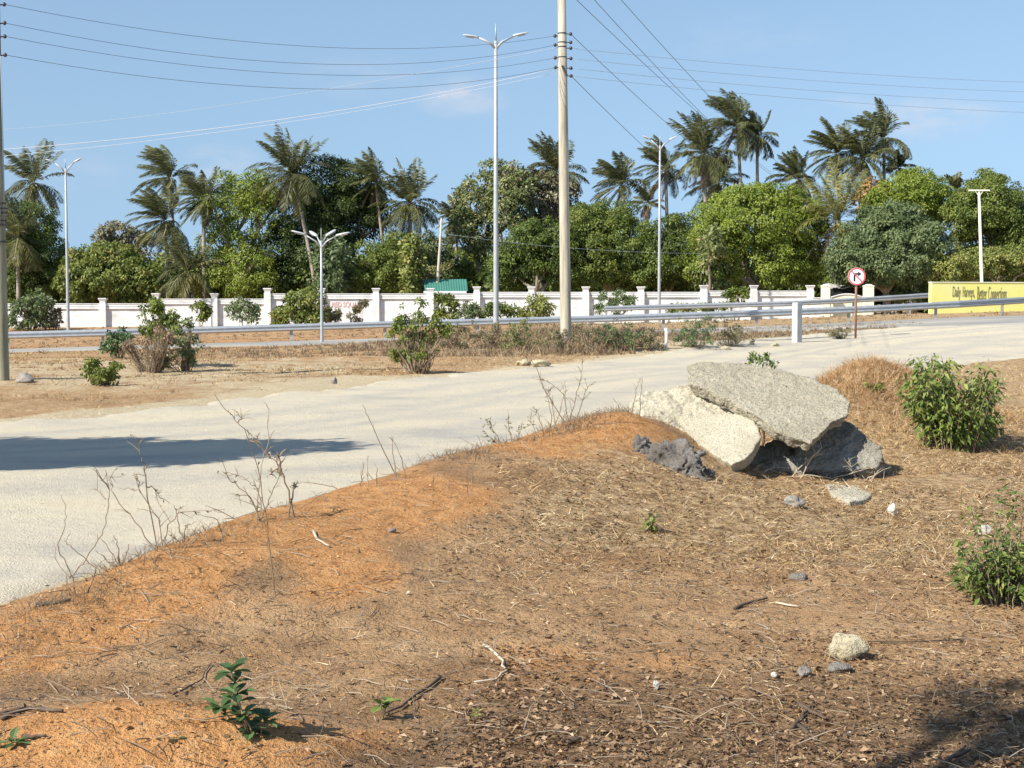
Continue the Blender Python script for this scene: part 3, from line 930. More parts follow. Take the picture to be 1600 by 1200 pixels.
palm('tall palm between the street lamp and the wooden pole with a climbing cable', 52, 285, 62, 66, 112, 22, dead=4, yellow=3, thick=1.3)
palm('low palm with yellow hanging fronds behind the wooden pole with a climbing cable', 28, 372, 30, 62, 103.5, 20, 'leaf_palm', 4, 8, .3)
palm('windswept palm, the higher of the close pair over the round mango tree', 266, 278, 276, 60, 113, 24, dead=3, wind=1.3)
palm('windswept palm, the lower of the close pair over the round mango tree', 258, 345, 264, 64, 110, 24, dead=3, yellow=5, wind=1.0)
palm('palm half sunk in the light green tree, with an orange patch of dead fronds', 318, 312, 320, 50, 109, 20, dead=4, yellow=4, wind=1.1)
palm('short stemless looking palm with an orange heart just over the wall', 293, 424, 294, 64, 100.3, 16, 'leaf_palm', 3, 7, .4, .9)
palm('big palm with wide drooping fronds on a leaning trunk beside the very dark tree', 455, 272, 498, 74, 108, 26, dead=5, yellow=6, wind=.5)
palm('dark palm on a slim bare leaning trunk at the edge of the very dark tree', 586, 285, 607, 50, 109, 20, dead=2, wind=1.0, thick=.85)
palm('full palm standing free against the sky above the green roof', 640, 318, 642, 62, 108, 26, dead=5, yellow=5, wind=.35)
palm('smaller palm touching the open crowned reddish tree', 714, 345, 712, 38, 118, 18, dead=3, wind=.6)
palm('tiny distant palm top seen under the smaller palm', 706, 386, 706, 24, 160, 14, dead=0, wind=.4)
palm('palm with broad fronds partly hidden by the wooden power pole', 868, 268, 872, 62, 114, 24, dead=4, wind=.6)
palm('leaning windblown palm between the power pole and the slender twin lamp', 970, 288, 990, 54, 112, 22, dead=5, wind=1.2)
palm('windblown palm directly behind the slender twin lamp', 1040, 265, 1044, 52, 115, 22, dead=3, wind=1.2)
palm('small distant palm low behind the slender twin lamp', 1012, 318, 1012, 30, 140, 16, dead=2, wind=.4)
palm('thick shaggy palm next to the slender twin lamp', 1098, 240, 1108, 66, 112, 28, dead=7, yellow=4, wind=.5, thick=1.2)
palm('shorter shaggy palm crowded beneath the thick shaggy palm', 1122, 285, 1122, 56, 116, 24, dead=6, yellow=3, wind=.6)
palm('tallest palm of the grove, on a pale slender trunk', 1152, 196, 1163, 60, 113, 26, dead=5, wind=1.0)
palm('tall palm on a dark bent trunk beside the tallest palm', 1183, 213, 1191, 42, 114, 20, dead=6, wind=.9, bend=-.2)
palm('low palm sitting on top of the largest mango tree', 1246, 280, 1248, 48, 113, 22, dead=4, yellow=2, wind=.6)
palm('palm with dark feathery crown, first of the row of three by the flowering tree', 1308, 240, 1312, 56, 114, 24, dead=4, wind=.9)
palm('palm with yellowish lower fronds, middle of the row of three by the flowering tree', 1348, 248, 1350, 58, 113, 24, dead=3, yellow=5, wind=.5)
palm('highest of the row of three palms by the flowering tree', 1381, 215, 1381, 58, 115, 24, dead=2, wind=.9)
palm('small palm head peeking out above the domed green tree', 1405, 262, 1405, 28, 118, 16, dead=0, wind=.6)
palm('wide low palm with yellow fronds hanging between the largest mango and the grey green tree', 1308, 345, 1306, 84, 100.5, 20, 'leaf_palm_yellow', 3, 6, .2, 1.1)
palm('dark palm tuft between the domed tree and the tall mango tree', 1492, 298, 1492, 26, 118, 14, dead=0, wind=.2)

# ------------------------------------------------------------------ boundary wall with pillars
WD = 98.0
KW = ppm(WD)
pil_px = [-95, -10, 76, 162, 245, 336, 419, 503, 588, 673, 745, 830, 915, 1001, 1099, 1177, 1265]


def wall_top(px):
    return 475 if px < 245 else (467.5 if px < 419 else (459.5 if px < 745 else (457 if px < 1099 else 455)))


wx = [(p - 800) / F_PX * WD for p in pil_px]
wl = thing('boundary_wall', 'long white painted boundary wall with flared pillar caps and red lettering', 'wall', ((wx[0] + wx[-1]) / 2, WD, gz((wx[0] + wx[-1]) / 2, WD)))
for i in range(len(wx) - 1):
    a, b = wx[i] + .22, wx[i + 1] - .22
    zt = at(0, wall_top((pil_px[i] + pil_px[i + 1]) / 2), WD).z
    zb = gz((a + b) / 2, WD) - .4
    mb = MB(); mb.box(((a + b) / 2, WD + .12, (zt - .17 + zb) / 2), (b - a, .16, zt - .17 - zb)); mb.build('panel', M['whitepanel'], wl)
    mb = MB()
    mb.box(((a + b) / 2, WD + .06, zt - .09), (b - a, .22, .16))
    mb.box(((a + b) / 2, WD + .03, zt - .26), (b - a, .20, .12))
    mb.box(((a + b) / 2, WD + .05, zt + .012), (b - a, .27, .05))
    mb.build('coping', M['white'], wl)
for i, x in enumerate(wx):
    zt = at(0, min(wall_top(pil_px[i] - 5), wall_top(pil_px[i] + 5)), WD).z
    zb = gz(x, WD) - .4
    mb = MB(); mb.box((x, WD, (zt + zb) / 2 + .03), (.44, .44, zt - zb + .06)); p_ = mb.build('pillar', M['white'], wl)
    mb = MB()
    mb.box((x, WD, zt + .11), (.37, .37, .10))
    mb.frustum((x, WD, zt + .16), (.37, .37), (.52, .52), .17)
    mb.box((x, WD, zt + .36), (.54, .54, .07))
    c = mb.build('cap', M['white'], p_)
    c.matrix_parent_inverse = p_.matrix_parent_inverse.copy()
    c.matrix_parent_inverse = Matrix.Identity(4)


def text_mesh(name, s, w_, h_, mat, origin, parent, ry=0, bold=0.0, depth=.012):
    cu = bpy.data.curves.new('t', 'FONT'); cu.body = s; cu.extrude = .01; cu.offset = bold
    o = bpy.data.objects.new('t', cu); COL.objects.link(o)
    dg = bpy.context.evaluated_depsgraph_get()
    me = bpy.data.meshes.new_from_object(o.evaluated_get(dg))
    bpy.data.objects.remove(o)
    co = np.empty(len(me.vertices) * 3); me.vertices.foreach_get('co', co); co = co.reshape(-1, 3)
    mn, mx = co.min(0), co.max(0)
    X = (co[:, 0] - mn[0]) / (mx[0] - mn[0]) * w_
    Z = (co[:, 1] - mn[1]) / (mx[1] - mn[1]) * h_
    Yd = -(co[:, 2] - mn[2]) / max(1e-6, mx[2] - mn[2]) * depth
    out = np.stack([X, Yd, Z], 1)
    cr, sr = math.cos(ry), math.sin(ry)
    out = np.stack([out[:, 0] * cr - out[:, 1] * sr, out[:, 0] * sr + out[:, 1] * cr, out[:, 2]], 1) + np.array(origin)
    me.vertices.foreach_set('co', out.reshape(-1)); me.update()
    return link(name, me, mat, parent)


a = at(519, 481.5, WD + .03); b = at(567, 472, WD + .03)
text_mesh('lettering', 'RED SQUARE', b.x - a.x, b.z - a.z, M['redink'], (a.x, WD + .035, a.z), wl, bold=.012)

# gate posts, gate, shelter at the end of the wall
def gate_post(px0, px1, ytop, d, label, m):
    a = at(px0, ytop, d); b = at(px1, ytop, d)
    x = (a.x + b.x) / 2; wd = b.x - a.x; zb = gz(x, d) - .3
    r = thing('gate_post', label, 'gate post', (x, d, zb + .3), 'posts of the gateway')
    mb = MB(); mb.box((x, d, (a.z - .14 + zb) / 2), (wd, wd, a.z - .14 - zb)); mb.build('shaft', m, r)
    mb = MB(); mb.box((x, d, a.z - .11), (wd + .06, wd + .06, .06)); mb.frustum((x, d, a.z - .08), (wd, wd), (wd * .4, wd * .4), .10); mb.build('cap', m, r)


gate_post(1284, 1296, 444.5, 96, 'cream square gate post nearer the white wall, beside the sign', M['cream'])
gate_post(1350, 1364, 444.5, 96, 'cream square gate post next to the slanting iron roof', M['cream'])
a = at(1298, 477, 97); b = at(1349, 477, 97)
gt = thing('gate', 'low white gate with an arched top between the cream posts', 'gate', ((a.x + b.x) / 2, 97, gz(a.x, 97)))
mb = MB(); n = 18
zb = gz(a.x, 97) - .1
for i in range(n):
    t = (i + .5) / n; x = a.x + (b.x - a.x) * t
    zt = at(0, 465 - 5 * math.sin(math.pi * t), 97).z
    mb.box((x, 97, (zb + zt) / 2), ((b.x - a.x) / n * .93, .05, zt - zb))
mb.build('leaf_panel', M['cream'], gt)
mb = MB()
mb.tube([(a.x + (b.x - a.x) * t, 96.95, at(0, 465 - 5 * math.sin(math.pi * t), 97).z + .02) for t in np.linspace(0, 1, 12)], .05, 6)
mb.build('arch_rail', M['whitepanel'], gt)
a = at(1269, 466, 97.5); b = at(1284, 466, 97.5)
lw = thing('low_wall', 'short low white wall joining the boundary wall to the gate post', 'wall', ((a.x + b.x) / 2, 97.5, gz(a.x, 97.5)))
mb = MB(); mb.box(((a.x + b.x) / 2, 97.5, (a.z + gz(a.x, 97.5) - .3) / 2), (b.x - a.x, .2, a.z - gz(a.x, 97.5) + .3)); mb.build('panel', M['whitepanel'], lw)
mb = MB(); mb.box(((a.x + b.x) / 2, 97.5, a.z + .03), (b.x - a.x, .28, .06)); mb.build('coping', M['white'], lw)

sh = thing('shade_shelter', 'shelter of black shade net with a rusty slanting iron roof behind the gate', 'shelter', (at(1350, 470, 100).x, 100, gz(at(1350, 470, 100).x, 100)))
pts = [(1297, 452), (1315, 447), (1340, 446), (1351, 449), (1351, 466), (1297, 466)]
mb = MB()
vs = [at(px, py, 99.2) for px, py in pts]
back = [v + Vector((0, 2.2, -.05)) for v in vs]
n = len(vs)
mb.add(vs + back, [tuple(range(n))[::-1], tuple(range(n, 2 * n))] + [(i, (i + 1) % n, n + (i + 1) % n, n + i) for i in range(n)])
mb.build('net', M['net'], sh)
p0, p1 = at(1300, 450.5, 99), at(1400, 446, 99)
mb = MB(); nc = 40
for i in range(nc):
    t0, t1 = i / nc, (i + 1) / nc
    q = [p0.lerp(p1, t0), p0.lerp(p1, t1)]
    for v, k in zip(q, (i, i + 1)):
        v.z += .05 * (k % 2) + .05 * math.sin(k * .7)
    mb.add([q[0], q[1], q[1] + Vector((0, 3.2, .35)), q[0] + Vector((0, 3.2, .35)),
            q[0] - Vector((0, 0, .04)), q[1] - Vector((0, 0, .04)), q[1] + Vector((0, 3.2, .31)), q[0] + Vector((0, 3.2, .31))],
           [(0, 1, 2, 3), (7, 6, 5, 4), (0, 4, 5, 1), (2, 6, 7, 3)])
mb.build('roof', M['iron'], sh)
for px in (1366, 1381, 1398):
    q = at(px, 450, 99.3); mb = MB(); mb.tube([(q.x, 99.3, gz(q.x, 99.3)), (q.x, 99.3, q.z)], .05, 6); mb.build('post', M['postmetal'], sh)
q0, q1 = at(1365, 452, 101), at(1399, 476, 101)
mb = MB(); mb.box(((q0.x + q1.x) / 2, 101, (q0.z + q1.z) / 2), (q1.x - q0.x, .1, q0.z - q1.z)); mb.build('dark_backing', M['net'], sh)  # black sheet filling the dark space under the lean-to roof

# ------------------------------------------------------------------ yellow wall
YD0, YD1 = 78.0, 80.5
pa, pb = at(1455, 441.5, YD0), at(1680, 441.5, YD1)
yaw = math.atan2(pb.y - pa.y, pb.x - pa.x)
yw = thing('yellow_wall', 'bright yellow painted wall with dark narrow lettering behind the crash barrier', 'wall', (pa.x, pa.y, gz(pa.x, pa.y)))
Ly = (pb - pa).length
Mz = Matrix.Rotation(yaw, 3, 'Z')
cy = (pa + pb) / 2
zb = .35
mb = MB(); mb.box((cy.x, cy.y + .15, (pa.z + zb) / 2), (Ly, .3, pa.z - zb), Mz); mb.build('face', M['yellow'], yw)
mb = MB(); mb.box((cy.x, cy.y + .15, pa.z + .02), (Ly + .04, .36, .05), Mz); mb.build('coping', M['cream'], yw)
for s, x0, x1 in (('Daily', 1487.5, 1499.5), ('Harveys,', 1503, 1521), ('Better', 1525.5, 1540), ('Connections', 1542.5, 1571)):
    t0, t1 = (x0 - 1455) / 225, (x1 - 1455) / 225
    a = pa.lerp(pb, t0); b = pa.lerp(pb, t1)
    ztop = at(0, 447.5, a.y).z; zbot = at(0, 469.0, a.y).z
    nv = Vector((math.sin(yaw), -math.cos(yaw), 0)) * .012
    text_mesh('lettering', s, (b - a).length, ztop - zbot, M['ink'], (a.x + nv.x, a.y + nv.y, zbot), yw, yaw, bold=-.008)

# ------------------------------------------------------------------ house with green roof
hd = 101.5
a, b = at(662, 436, hd), at(729, 436, hd)
ez = at(0, 455, hd).z
hs = thing('small_house', 'small house with a green sheet metal roof behind the wall', 'house', ((a.x + b.x) / 2, hd + 2, gz(0, hd)))
mb = MB(); mb.box(((a.x + b.x) / 2, hd + 2, (ez + gz(0, hd)) / 2 - .1), (b.x - a.x - .4, 3.4, ez - gz(0, hd) + .1)); mb.build('wall', M['grey'], hs)
mb = MB(); nr = 34
x_l, x_r = at(662, 455, hd).x, b.x
for i in range(nr):
    t0, t1 = i / nr, (i + 1) / nr
    f = lambda t: ((a.x - .15) + (b.x - a.x + .1) * t, (x_l + .1) + (x_r - x_l) * t)
    dz = [.03 * (i % 2), .03 * ((i + 1) % 2)]
    (u0, l0), (u1, l1) = f(t0), f(t1)
    mb.add([(l0, hd - .2, ez + dz[0]), (l1, hd - .2, ez + dz[1]), (u1, hd + 2, a.z + dz[1]), (u0, hd + 2, a.z + dz[0])], [(0, 1, 2, 3)])
    mb.add([(u0, hd + 2, a.z + dz[0]), (u1, hd + 2, a.z + dz[1]), (l1, hd + 4.2, ez + dz[1]), (l0, hd + 4.2, ez + dz[0])], [(0, 1, 2, 3)])
mb.build('roof', M['teal'], hs)
mb = MB(); mb.box(((x_l + x_r) / 2, hd - .22, ez - .06), (x_r - x_l, .05, .14)); mb.build('fascia', M['whitepanel'], hs)
mb = MB(); q = at(690, 468, hd); mb.box((q.x, hd + .28, q.z), (.9, .06, .9)); wn_ = mb.build('window', M['net'], hs)


# ------------------------------------------------------------------ crash barriers
def guardrail(label, pts, tops, post_ts, hgt=.78, rail_h=.31, ext=None):
    """pts: xy path, tops: z of the rail's top edge"""
    P = [Vector((x, y, z)) for (x, y), z in zip(pts, tops)]
    r = thing('crash_barrier', label, 'crash barrier', (P[0].x, P[0].y, gz(P[0].x, P[0].y)), 'steel crash barriers along the road')
    dens = []
    for i in range(len(P) - 1):
        for k in range(8): dens.append(P[i].lerp(P[i + 1], k / 8))
    dens.append(P[-1])
    prof = [(0.0, 0.0), (-.02, -.015), (-.075, -.06), (-.075, -.10), (-.01, -.135), (-.01, -.175), (-.075, -.21), (-.075, -.25), (-.02, -.295), (0, -.31)]
    vs = []; fs = []
    m = len(prof)
    for k, p in enumerate(dens):
        t = dens[min(k + 1, len(dens) - 1)] - dens[max(k - 1, 0)]
        nrm = Vector((-t.y, t.x, 0)).normalized()
        if nrm.y < 0: nrm = -nrm
        for o, z in prof: vs.append(p + nrm * o + Vector((0, 0, z)))
        for o, z in prof: vs.append(p + nrm * (o + .008) + Vector((0, 0, z)))
    for k in range(len(dens) - 1):
        for j in range(m - 1):
            a = k * 2 * m + j
            fs.append((a, a + 1, a + 1 + 2 * m, a + 2 * m))
            a += m
            fs.append((a, a + 2 * m, a + 1 + 2 * m, a + 1))
    mb = MB(); mb.add(vs, fs, .5)
    mb.build('rail', M['galv'], r)
    L = [0]
    for i in range(len(dens) - 1): L.append(L[-1] + (dens[i + 1] - dens[i]).length)
    for s in post_ts:
        s = s if s >= 0 else L[-1] + s
        k = max(i for i in range(len(L)) if L[i] <= s + 1e-6); k = min(k, len(dens) - 2)
        p = dens[k].lerp(dens[k + 1], (s - L[k]) / (L[k + 1] - L[k]))
        zb = gz(p.x, p.y) - .15
        mb = MB()
        mb.box((p.x, p.y + .10, (zb + p.z - .02) / 2), (.13, .02, p.z - .02 - zb))
        mb.box((p.x, p.y + .17, (zb + p.z - .02) / 2), (.02, .12, p.z - .02 - zb))
        mb.box((p.x, p.y + .045, p.z - .155), (.10, .085, .2))
        mb.build('post', M['postmetal'], r)
    return r


def rail_from_px(spec):
    pts = []; tops = []
    for px, py, d in spec:
        q = at(px, py, d); pts.append((q.x, q.y)); tops.append(q.z)
    return pts, tops


spec = [(-160, 526, 65), (0, 519, 65.2), (335, 510, 65.6), (650, 500.5, 66), (930, 493, 66), (1220, 483, 66), (1370, 477, 66.2), (1498, 470, 67), (1600, 464, 69.5), (1760, 456, 74)]
pts, tops = rail_from_px(spec)
guardrail('long steel crash barrier crossing the whole view behind the paved road', pts, tops, [0.6 + 4.15 * k for k in range(14)])
spec = [(945, 478.5, 88), (1038, 475.5, 88), (1230, 470.5, 88), (1320, 466, 88.5), (1393, 461.5, 89), (1462, 457, 90), (1560, 452, 92)]
pts, tops = rail_from_px(spec)
guardrail('short steel crash barrier running in front of the gate posts', pts, tops, [.1 + 3.72 * k for k in range(6)])

# ------------------------------------------------------------------ street lamps
def lamp(label, px, py_top, d, heads, span, z_junction_px, pole_r=.09, base_py=None, head_len=.75, tilt=0):
    x = (px - 800) / F_PX * d
    zb = gz(x, d)
    ztop = at(px, py_top, d).z; zj = at(px, z_junction_px, d).z
    r = thing('street_lamp', label, 'street lamp', (x, d, zb), 'street lamps along the road')
    mb = MB()
    mb.tube([(x, d, zb - .1), (x, d, zb + .02), (x, d, (zb + zj) / 2), (x, d, zj)], [pole_r * 1.05, pole_r * 1.05, pole_r * .85, pole_r * .6], 12)
    mb.build('pole', M['lampmetal'], r, True)
    mb = MB(); mb.tube([(x, d, zj), (x, d, ztop)], [pole_r * .4, pole_r * .15], 8); mb.build('spike', M['lampmetal'], r, True)
    mb = MB(); mb.box((x, d, zb + .03), (pole_r * 4, pole_r * 4, .06)); mb.build('base_plate', M['postmetal'], r)
    for (sx, sy, rise, s) in heads:
        dv = Vector((sx, sy, 0)).normalized()
        e = Vector((x, d, zj)) + dv * span * s + Vector((0, 0, rise))
        mb = MB()
        mb.tube([Vector((x, d, zj - .28)) + dv * .02, Vector((x, d, zj)).lerp(e, .35) - Vector((0, 0, .10)), e], [pole_r * .55, pole_r * .45, pole_r * .35], 8)
        ar_ = mb.build('arm', M['lampmetal'], r, True)
        up = Vector((0, 0, 1)); sd_ = dv.cross(up)
        dh = (dv + Vector((0, 0, rise / (span * s) * .75))).normalized(); nu = sd_.cross(dh).normalized()
        vs = []
        sec = [(0, .04, .04), (.12, .085, .06), (.55, .115, .055), (.9, .09, .04), (1, .04, .02)]
        for t, hw, hh in sec:
            c = e + dh * (t - .08) * head_len
            for q in range(10):
                an = 2 * math.pi * q / 10
                vs.append(c + sd_ * math.cos(an) * hw + nu * math.sin(an) * hh * (1 if math.sin(an) > 0 else .55))
        fs = [tuple(range(10))[::-1], tuple(40 + q for q in range(10))]
        for k in range(4):
            for q in range(10): fs.append((k * 10 + q, k * 10 + (q + 1) % 10, (k + 1) * 10 + (q + 1) % 10, (k + 1) * 10 + q))
        mb = MB(); mb.add(vs, fs); mb.build('lamp_head', M['lamphead'], r, True)
        mb = MB()
        c0 = e + dh * head_len * .22 - nu * .05; c1 = e + dh * head_len * .72 - nu * .048
        mb.add([c0 - sd_ * .09, c0 + sd_ * .09, c1 + sd_ * .1, c1 - sd_ * .1, c0 - sd_ * .09 + nu * .01, c0 + sd_ * .09 + nu * .01, c1 + sd_ * .1 + nu * .01, c1 - sd_ * .1 + nu * .01],
               [(3, 2, 1, 0), (4, 5, 6, 7), (0, 1, 5, 4), (1, 2, 6, 5), (2, 3, 7, 6), (3, 0, 4, 7)])
        mb.build('lens', M['lampglass'], r)
    return r


lamp('tallest street lamp, twin headed, near the wooden power pole', 775, 37, 58, [(-1, -.15, .12, 1), (1, .15, .22, 1)], .72, 64, .105, head_len=.62)
lamp('twin headed street lamp beside the tall palm, set against open sky', 107, 247, 92, [(-1, -.2, .36, 1), (1, .1, .40, .8)], .70, 263, .10, head_len=.55)
lamp('twin headed street lamp standing among the windblown palms', 1029.5, 212, 92, [(-1, -.1, .36, 1), (1, .1, .36, 1)], .62, 227, .10, head_len=.55)
lamp('short street lamp with four pale heads in front of the white wall', 503, 356, 60, [(-1, -.15, .24, 1), (-.7, .9, .20, .55), (1, -.15, .20, 1), (.7, .9, .22, .5)], .66, 376, .065, head_len=.6)

# ------------------------------------------------------------------ wooden poles
# power pole in the middle
PD = 46.0
pb_ = at(884, 515, PD); px_top = at(877, -60, PD)
zb = gz(pb_.x, PD)
pp = thing('power_pole', 'tall pale wooden power pole standing in the scrub beside the tallest lamp', 'power pole', (pb_.x, PD, zb), 'wooden poles carrying wires')
mb = MB()
mb.tube([Vector((pb_.x + .01, PD, zb - .3)), Vector((pb_.x, PD, pb_.z)), pb_.lerp(px_top, .5), px_top], [.178, .172, .152, .118], 14)
mb.build('shaft', M['wood'], pp, True)
pole_x = lambda py, d=PD: pb_.lerp(px_top, (515 - py) / 575.0)
for py in (51, 65, 72, 88, 103, 117):
    c = pole_x(py); rr = .140
    mb = MB(); mb.tube([c + Vector((0, 0, -.018)), c + Vector((0, 0, .018))], rr * .98, 14); mb.build('band', M['black'], pp)
ins_l = {}; ins_r = {}
for py in (55, 69, 89, 104):
    c = pole_x(py); e = c + Vector((-.22, -.02, 0))
    mb = MB(); mb.tube([c + Vector((-.12, -.02, 0)), e], .014, 6); mb.tube([e + Vector((0, 0, -.05)), e + Vector((0, 0, -.02)), e + Vector((0, 0, .02)), e + Vector((0, 0, .05))], [.03, .05, .05, .03], 8)
    mb.build('insulator', M['porcelain'], pp, True); ins_l[py] = e
for py in (52, 65, 74, 90, 105, 117):
    c = pole_x(py); e = c + Vector((.26, -.02, 0))
    mb = MB(); mb.tube([c + Vector((.12, -.02, 0)), e], .014, 6); mb.tube([e + Vector((0, 0, -.05)), e + Vector((0, 0, -.02)), e + Vector((0, 0, .02)), e + Vector((0, 0, .05))], [.03, .05, .05, .03], 8)
    mb.build('insulator', M['porcelain'], pp, True); ins_r[py] = e
c0, c1 = pole_x(102) + Vector((-.02, -.15, 0)), pole_x(117) + Vector((.13, -.13, 0))
mb = MB(); mb.tube([c0, c1], .03, 6); mb.build('strut', M['black'], pp)
# left pole at frame edge
LD = 31.0
q0 = at(3, 595, LD); lx = q0.x + .015
zb = gz(lx, LD)
lp = thing('power_pole', 'greenish wooden pole with a climbing cable and wire wraps, cut by the photo edge', 'power pole', (lx, LD, zb), 'wooden poles carrying wires')
mb = MB(); ztop = at(3, -70, LD).z
mb.tube([(lx, LD, zb - .3), (lx, LD, zb), (lx - .02, LD, (zb + ztop) / 2), (lx - .03, LD, ztop)], [.14, .14, .132, .118], 14)
mb.build('shaft', M['wood2'], lp, True)
mb = MB()
mb.tube([(lx + .115, LD - .05, at(0, y, LD).z) for y in (88, 200, 300, 330)], .012, 5)
mb.tube([(lx - .02 + .02 * k, LD - .14 - .002 * k, at(0, 250 + 16 * k, LD).z) for k in range(5)], .012, 5)
mb.build('climbing_cable', M['wirefaint'], lp, True)
for y in (318, 326, 333, 345, 352, 378):
    c = Vector((lx, LD, at(0, y, LD).z)); mb = MB()
    mb.tube([c + Vector((0, 0, -.012)), c + Vector((0, 0, .014))], .142 + random.uniform(0, .02), 12); mb.build('wire_wrap', M['black'], lp)
mb = MB()
for _ in range(9):
    a0 = random.uniform(-1.4, 1.4); z = at(0, random.uniform(315, 350), LD).z
    c = Vector((lx + .13 * math.cos(a0), LD - .13, z))
    mb.tube([c, c + Vector((random.uniform(-.05, .12), -.08, random.uniform(-.1, .1))), c + Vector((random.uniform(-.1, .15), -.05, random.uniform(-.25, .05)))], .007, 5)
mb.build('loose_wire_ends', M['black'], lp)
ins_p = {}
for y in (8, 37, 58, 87):
    c = Vector((lx, LD, at(0, y, LD).z)); e = c + Vector((.19, 0, .015))
    mb = MB(); mb.tube([c + Vector((.08, 0, 0)), e], .014, 6); mb.tube([e - Vector((0, 0, .04)), e, e + Vector((0, 0, .04))], [.025, .045, .02], 8)
    mb.build('insulator', M['porcelain'], lp, True); ins_p[y] = e


def wire(label, a, b, sag, m='wire', r=.0055, name='overhead_wire', group='overhead wires'):
    a = Vector(a); b = Vector(b)
    mb = MB(); pts = []
    for k in range(25):
        t = k / 24
        p = a.lerp(b, t); p.z -= sag * 4 * t * (1 - t); pts.append(p)
    mb.tube(pts, r, 5, True, .5)
    o = mb.build(name, M[m], None, True)
    tag(o, label, 'wire', group)
    return o


wire('topmost of the four dark wires strung between the two wooden poles', ins_p[8], ins_l[55], .62)
wire('second from the top of the four dark wires between the wooden poles', ins_p[37], ins_l[69], .72)
wire('third from the top of the four dark wires between the wooden poles', ins_p[58], ins_l[89], .66)
wire('lowest of the four dark wires between the two wooden poles', ins_p[87], ins_l[104], .68)
wire('faint upper wire rising from the left edge to the power pole', at(-60, 205, 95), pole_x(73) + Vector((-.15, 0, 0)), .5, 'wirefaint', .009)
wire('bright upper cable rising towards the power pole below the dark wires', at(-60, 238, 40), pole_x(105) + Vector((-.18, 0, 0)), .35, 'wirebright', .0095)
wire('bright lower cable rising towards the power pole, fading near the cloud', at(-60, 249, 42), pole_x(112) + Vector((-.18, 0, 0)), .30, 'wirebright', .0055)
rt = [(74, 126), (90, 141), (105, 157), (117, 174)]
for (py, y1), lab in zip(rt, ('uppermost faint wire leaving the power pole towards the yellow wall side', 'second faint wire leaving the power pole towards the yellow wall side',
                              'third faint wire leaving the power pole towards the yellow wall side', 'lowest faint wire leaving the power pole towards the yellow wall side')):
    wire(lab, ins_r[py], at(1720, y1 + 5, 62), .22, 'wirefaint', .007)
fp = {}
wire('slanting wire dropping from the top insulator of the power pole into the palms', ins_r[52], at(1240, 330, 118), .75, 'wire', .010)
wire('slanting wire dropping from under the lowest band of the power pole', ins_r[117], at(1218, 376, 118), .9, 'wire', .010)
wire('steep slanting wire crossing the sky, closest to the power pole', at(870, -30, 40), at(1240, 292, 120), .45, 'wire', .010)
wire('steep slanting wire crossing the sky, middle of the three', at(900, -32, 40), at(1248, 300, 120), .7, 'wire', .010)
wire('steep slanting wire crossing the sky, farthest from the power pole', at(940, -35, 40), at(1262, 288, 120), .55, 'wire', .010)
wire('thin pale wire strung low across the dark green trees', at(700, 366, 101), at(1320, 388, 101), .75, 'wirefaint', .007)

# slim leaning pole and crossbar pole behind the wall
a, b = at(682, 470, 103), at(690, 341, 103)
sp = thing('slim_pole', 'slim pale leaning pole rising beside the green roof', 'pole', (a.x, 103, gz(a.x, 103)), 'wooden poles carrying wires')
mb = MB(); mb.tube([Vector((a.x - .05, 103, gz(a.x, 103) - .1)), a, b], [.13, .12, .075], 10); mb.build('shaft', M['wood'], sp, True)
mb = MB(); mb.box((b.x, 102.92, b.z - .35), (.07, .06, .22)); mb.box((b.x + .1, 102.95, b.z - .22), (.2, .04, .04)); mb.build('fitting', M['postmetal'], sp)
a, b = at(1535, 470, 93), at(1529.5, 297, 93)
tp = thing('crossbar_pole', 'slim pale yellow pole with a crossbar rising behind the yellow wall', 'pole', (a.x, 93, gz(a.x, 93)), 'wooden poles carrying wires')
mb = MB(); mb.tube([Vector((a.x + .03, 93, gz(a.x, 93) - .1)), a, b], [.125, .115, .075], 10); mb.build('shaft', M['cream'], tp, True)
mb = MB(); mb.box((b.x, 92.93, b.z - .02), (1.32, .07, .09)); mb.build('crossbar', M['cream'], tp)
mb = MB(); mb.tube([(b.x - .25, 92.93, b.z - .06), (b.x, 92.93, b.z - .4)], .02, 5); mb.tube([(b.x + .25, 92.93, b.z - .06), (b.x, 92.93, b.z - .4)], .02, 5); mb.build('brace', M['cream'], tp)

# ------------------------------------------------------------------ no right turn sign
SD = 60.0
sb = ground(1338, 530)
SD = sb.y
c = at(1338, 432, SD); rs_ = 13.8 / ppm(SD)
sg = thing('traffic_sign', 'round no right turn sign with a red ring on a brown post', 'traffic sign', sb)
mb = MB(); mb.tube([(c.x, SD, sb.z - .15), (c.x, SD, c.z + rs_ * .7)], .042, 10); mb.build('post', M['rust'], sg, True)


def disc(mb, c, r0, r1, y0, y1, n=48):
    vs = []; fs = []
    for y in (y0, y1):
        for r in (r0, r1):
            for k in range(n):
                an = 2 * math.pi * k / n; vs.append((c.x + math.cos(an) * r, y, c.z + math.sin(an) * r))
    for k in range(n):
        j = (k + 1) % n
        fs += [(k, j, n + j, n + k), (2 * n + k, 3 * n + k, 3 * n + j, 2 * n + j), (n + k, n + j, 3 * n + j, 3 * n + k)]
        if r0 > 0: fs.append((k, 2 * n + k, 2 * n + j, j))
    mb.add(vs, fs)


mb = MB(); disc(mb, c, 0.0001, rs_, SD - .07, SD - .05); mb.build('disc', M['signwhite'], sg)
mb = MB(); disc(mb, c, rs_ * .83, rs_ * .985, SD - .077, SD - .069); mb.build('ring', M['signred'], sg)


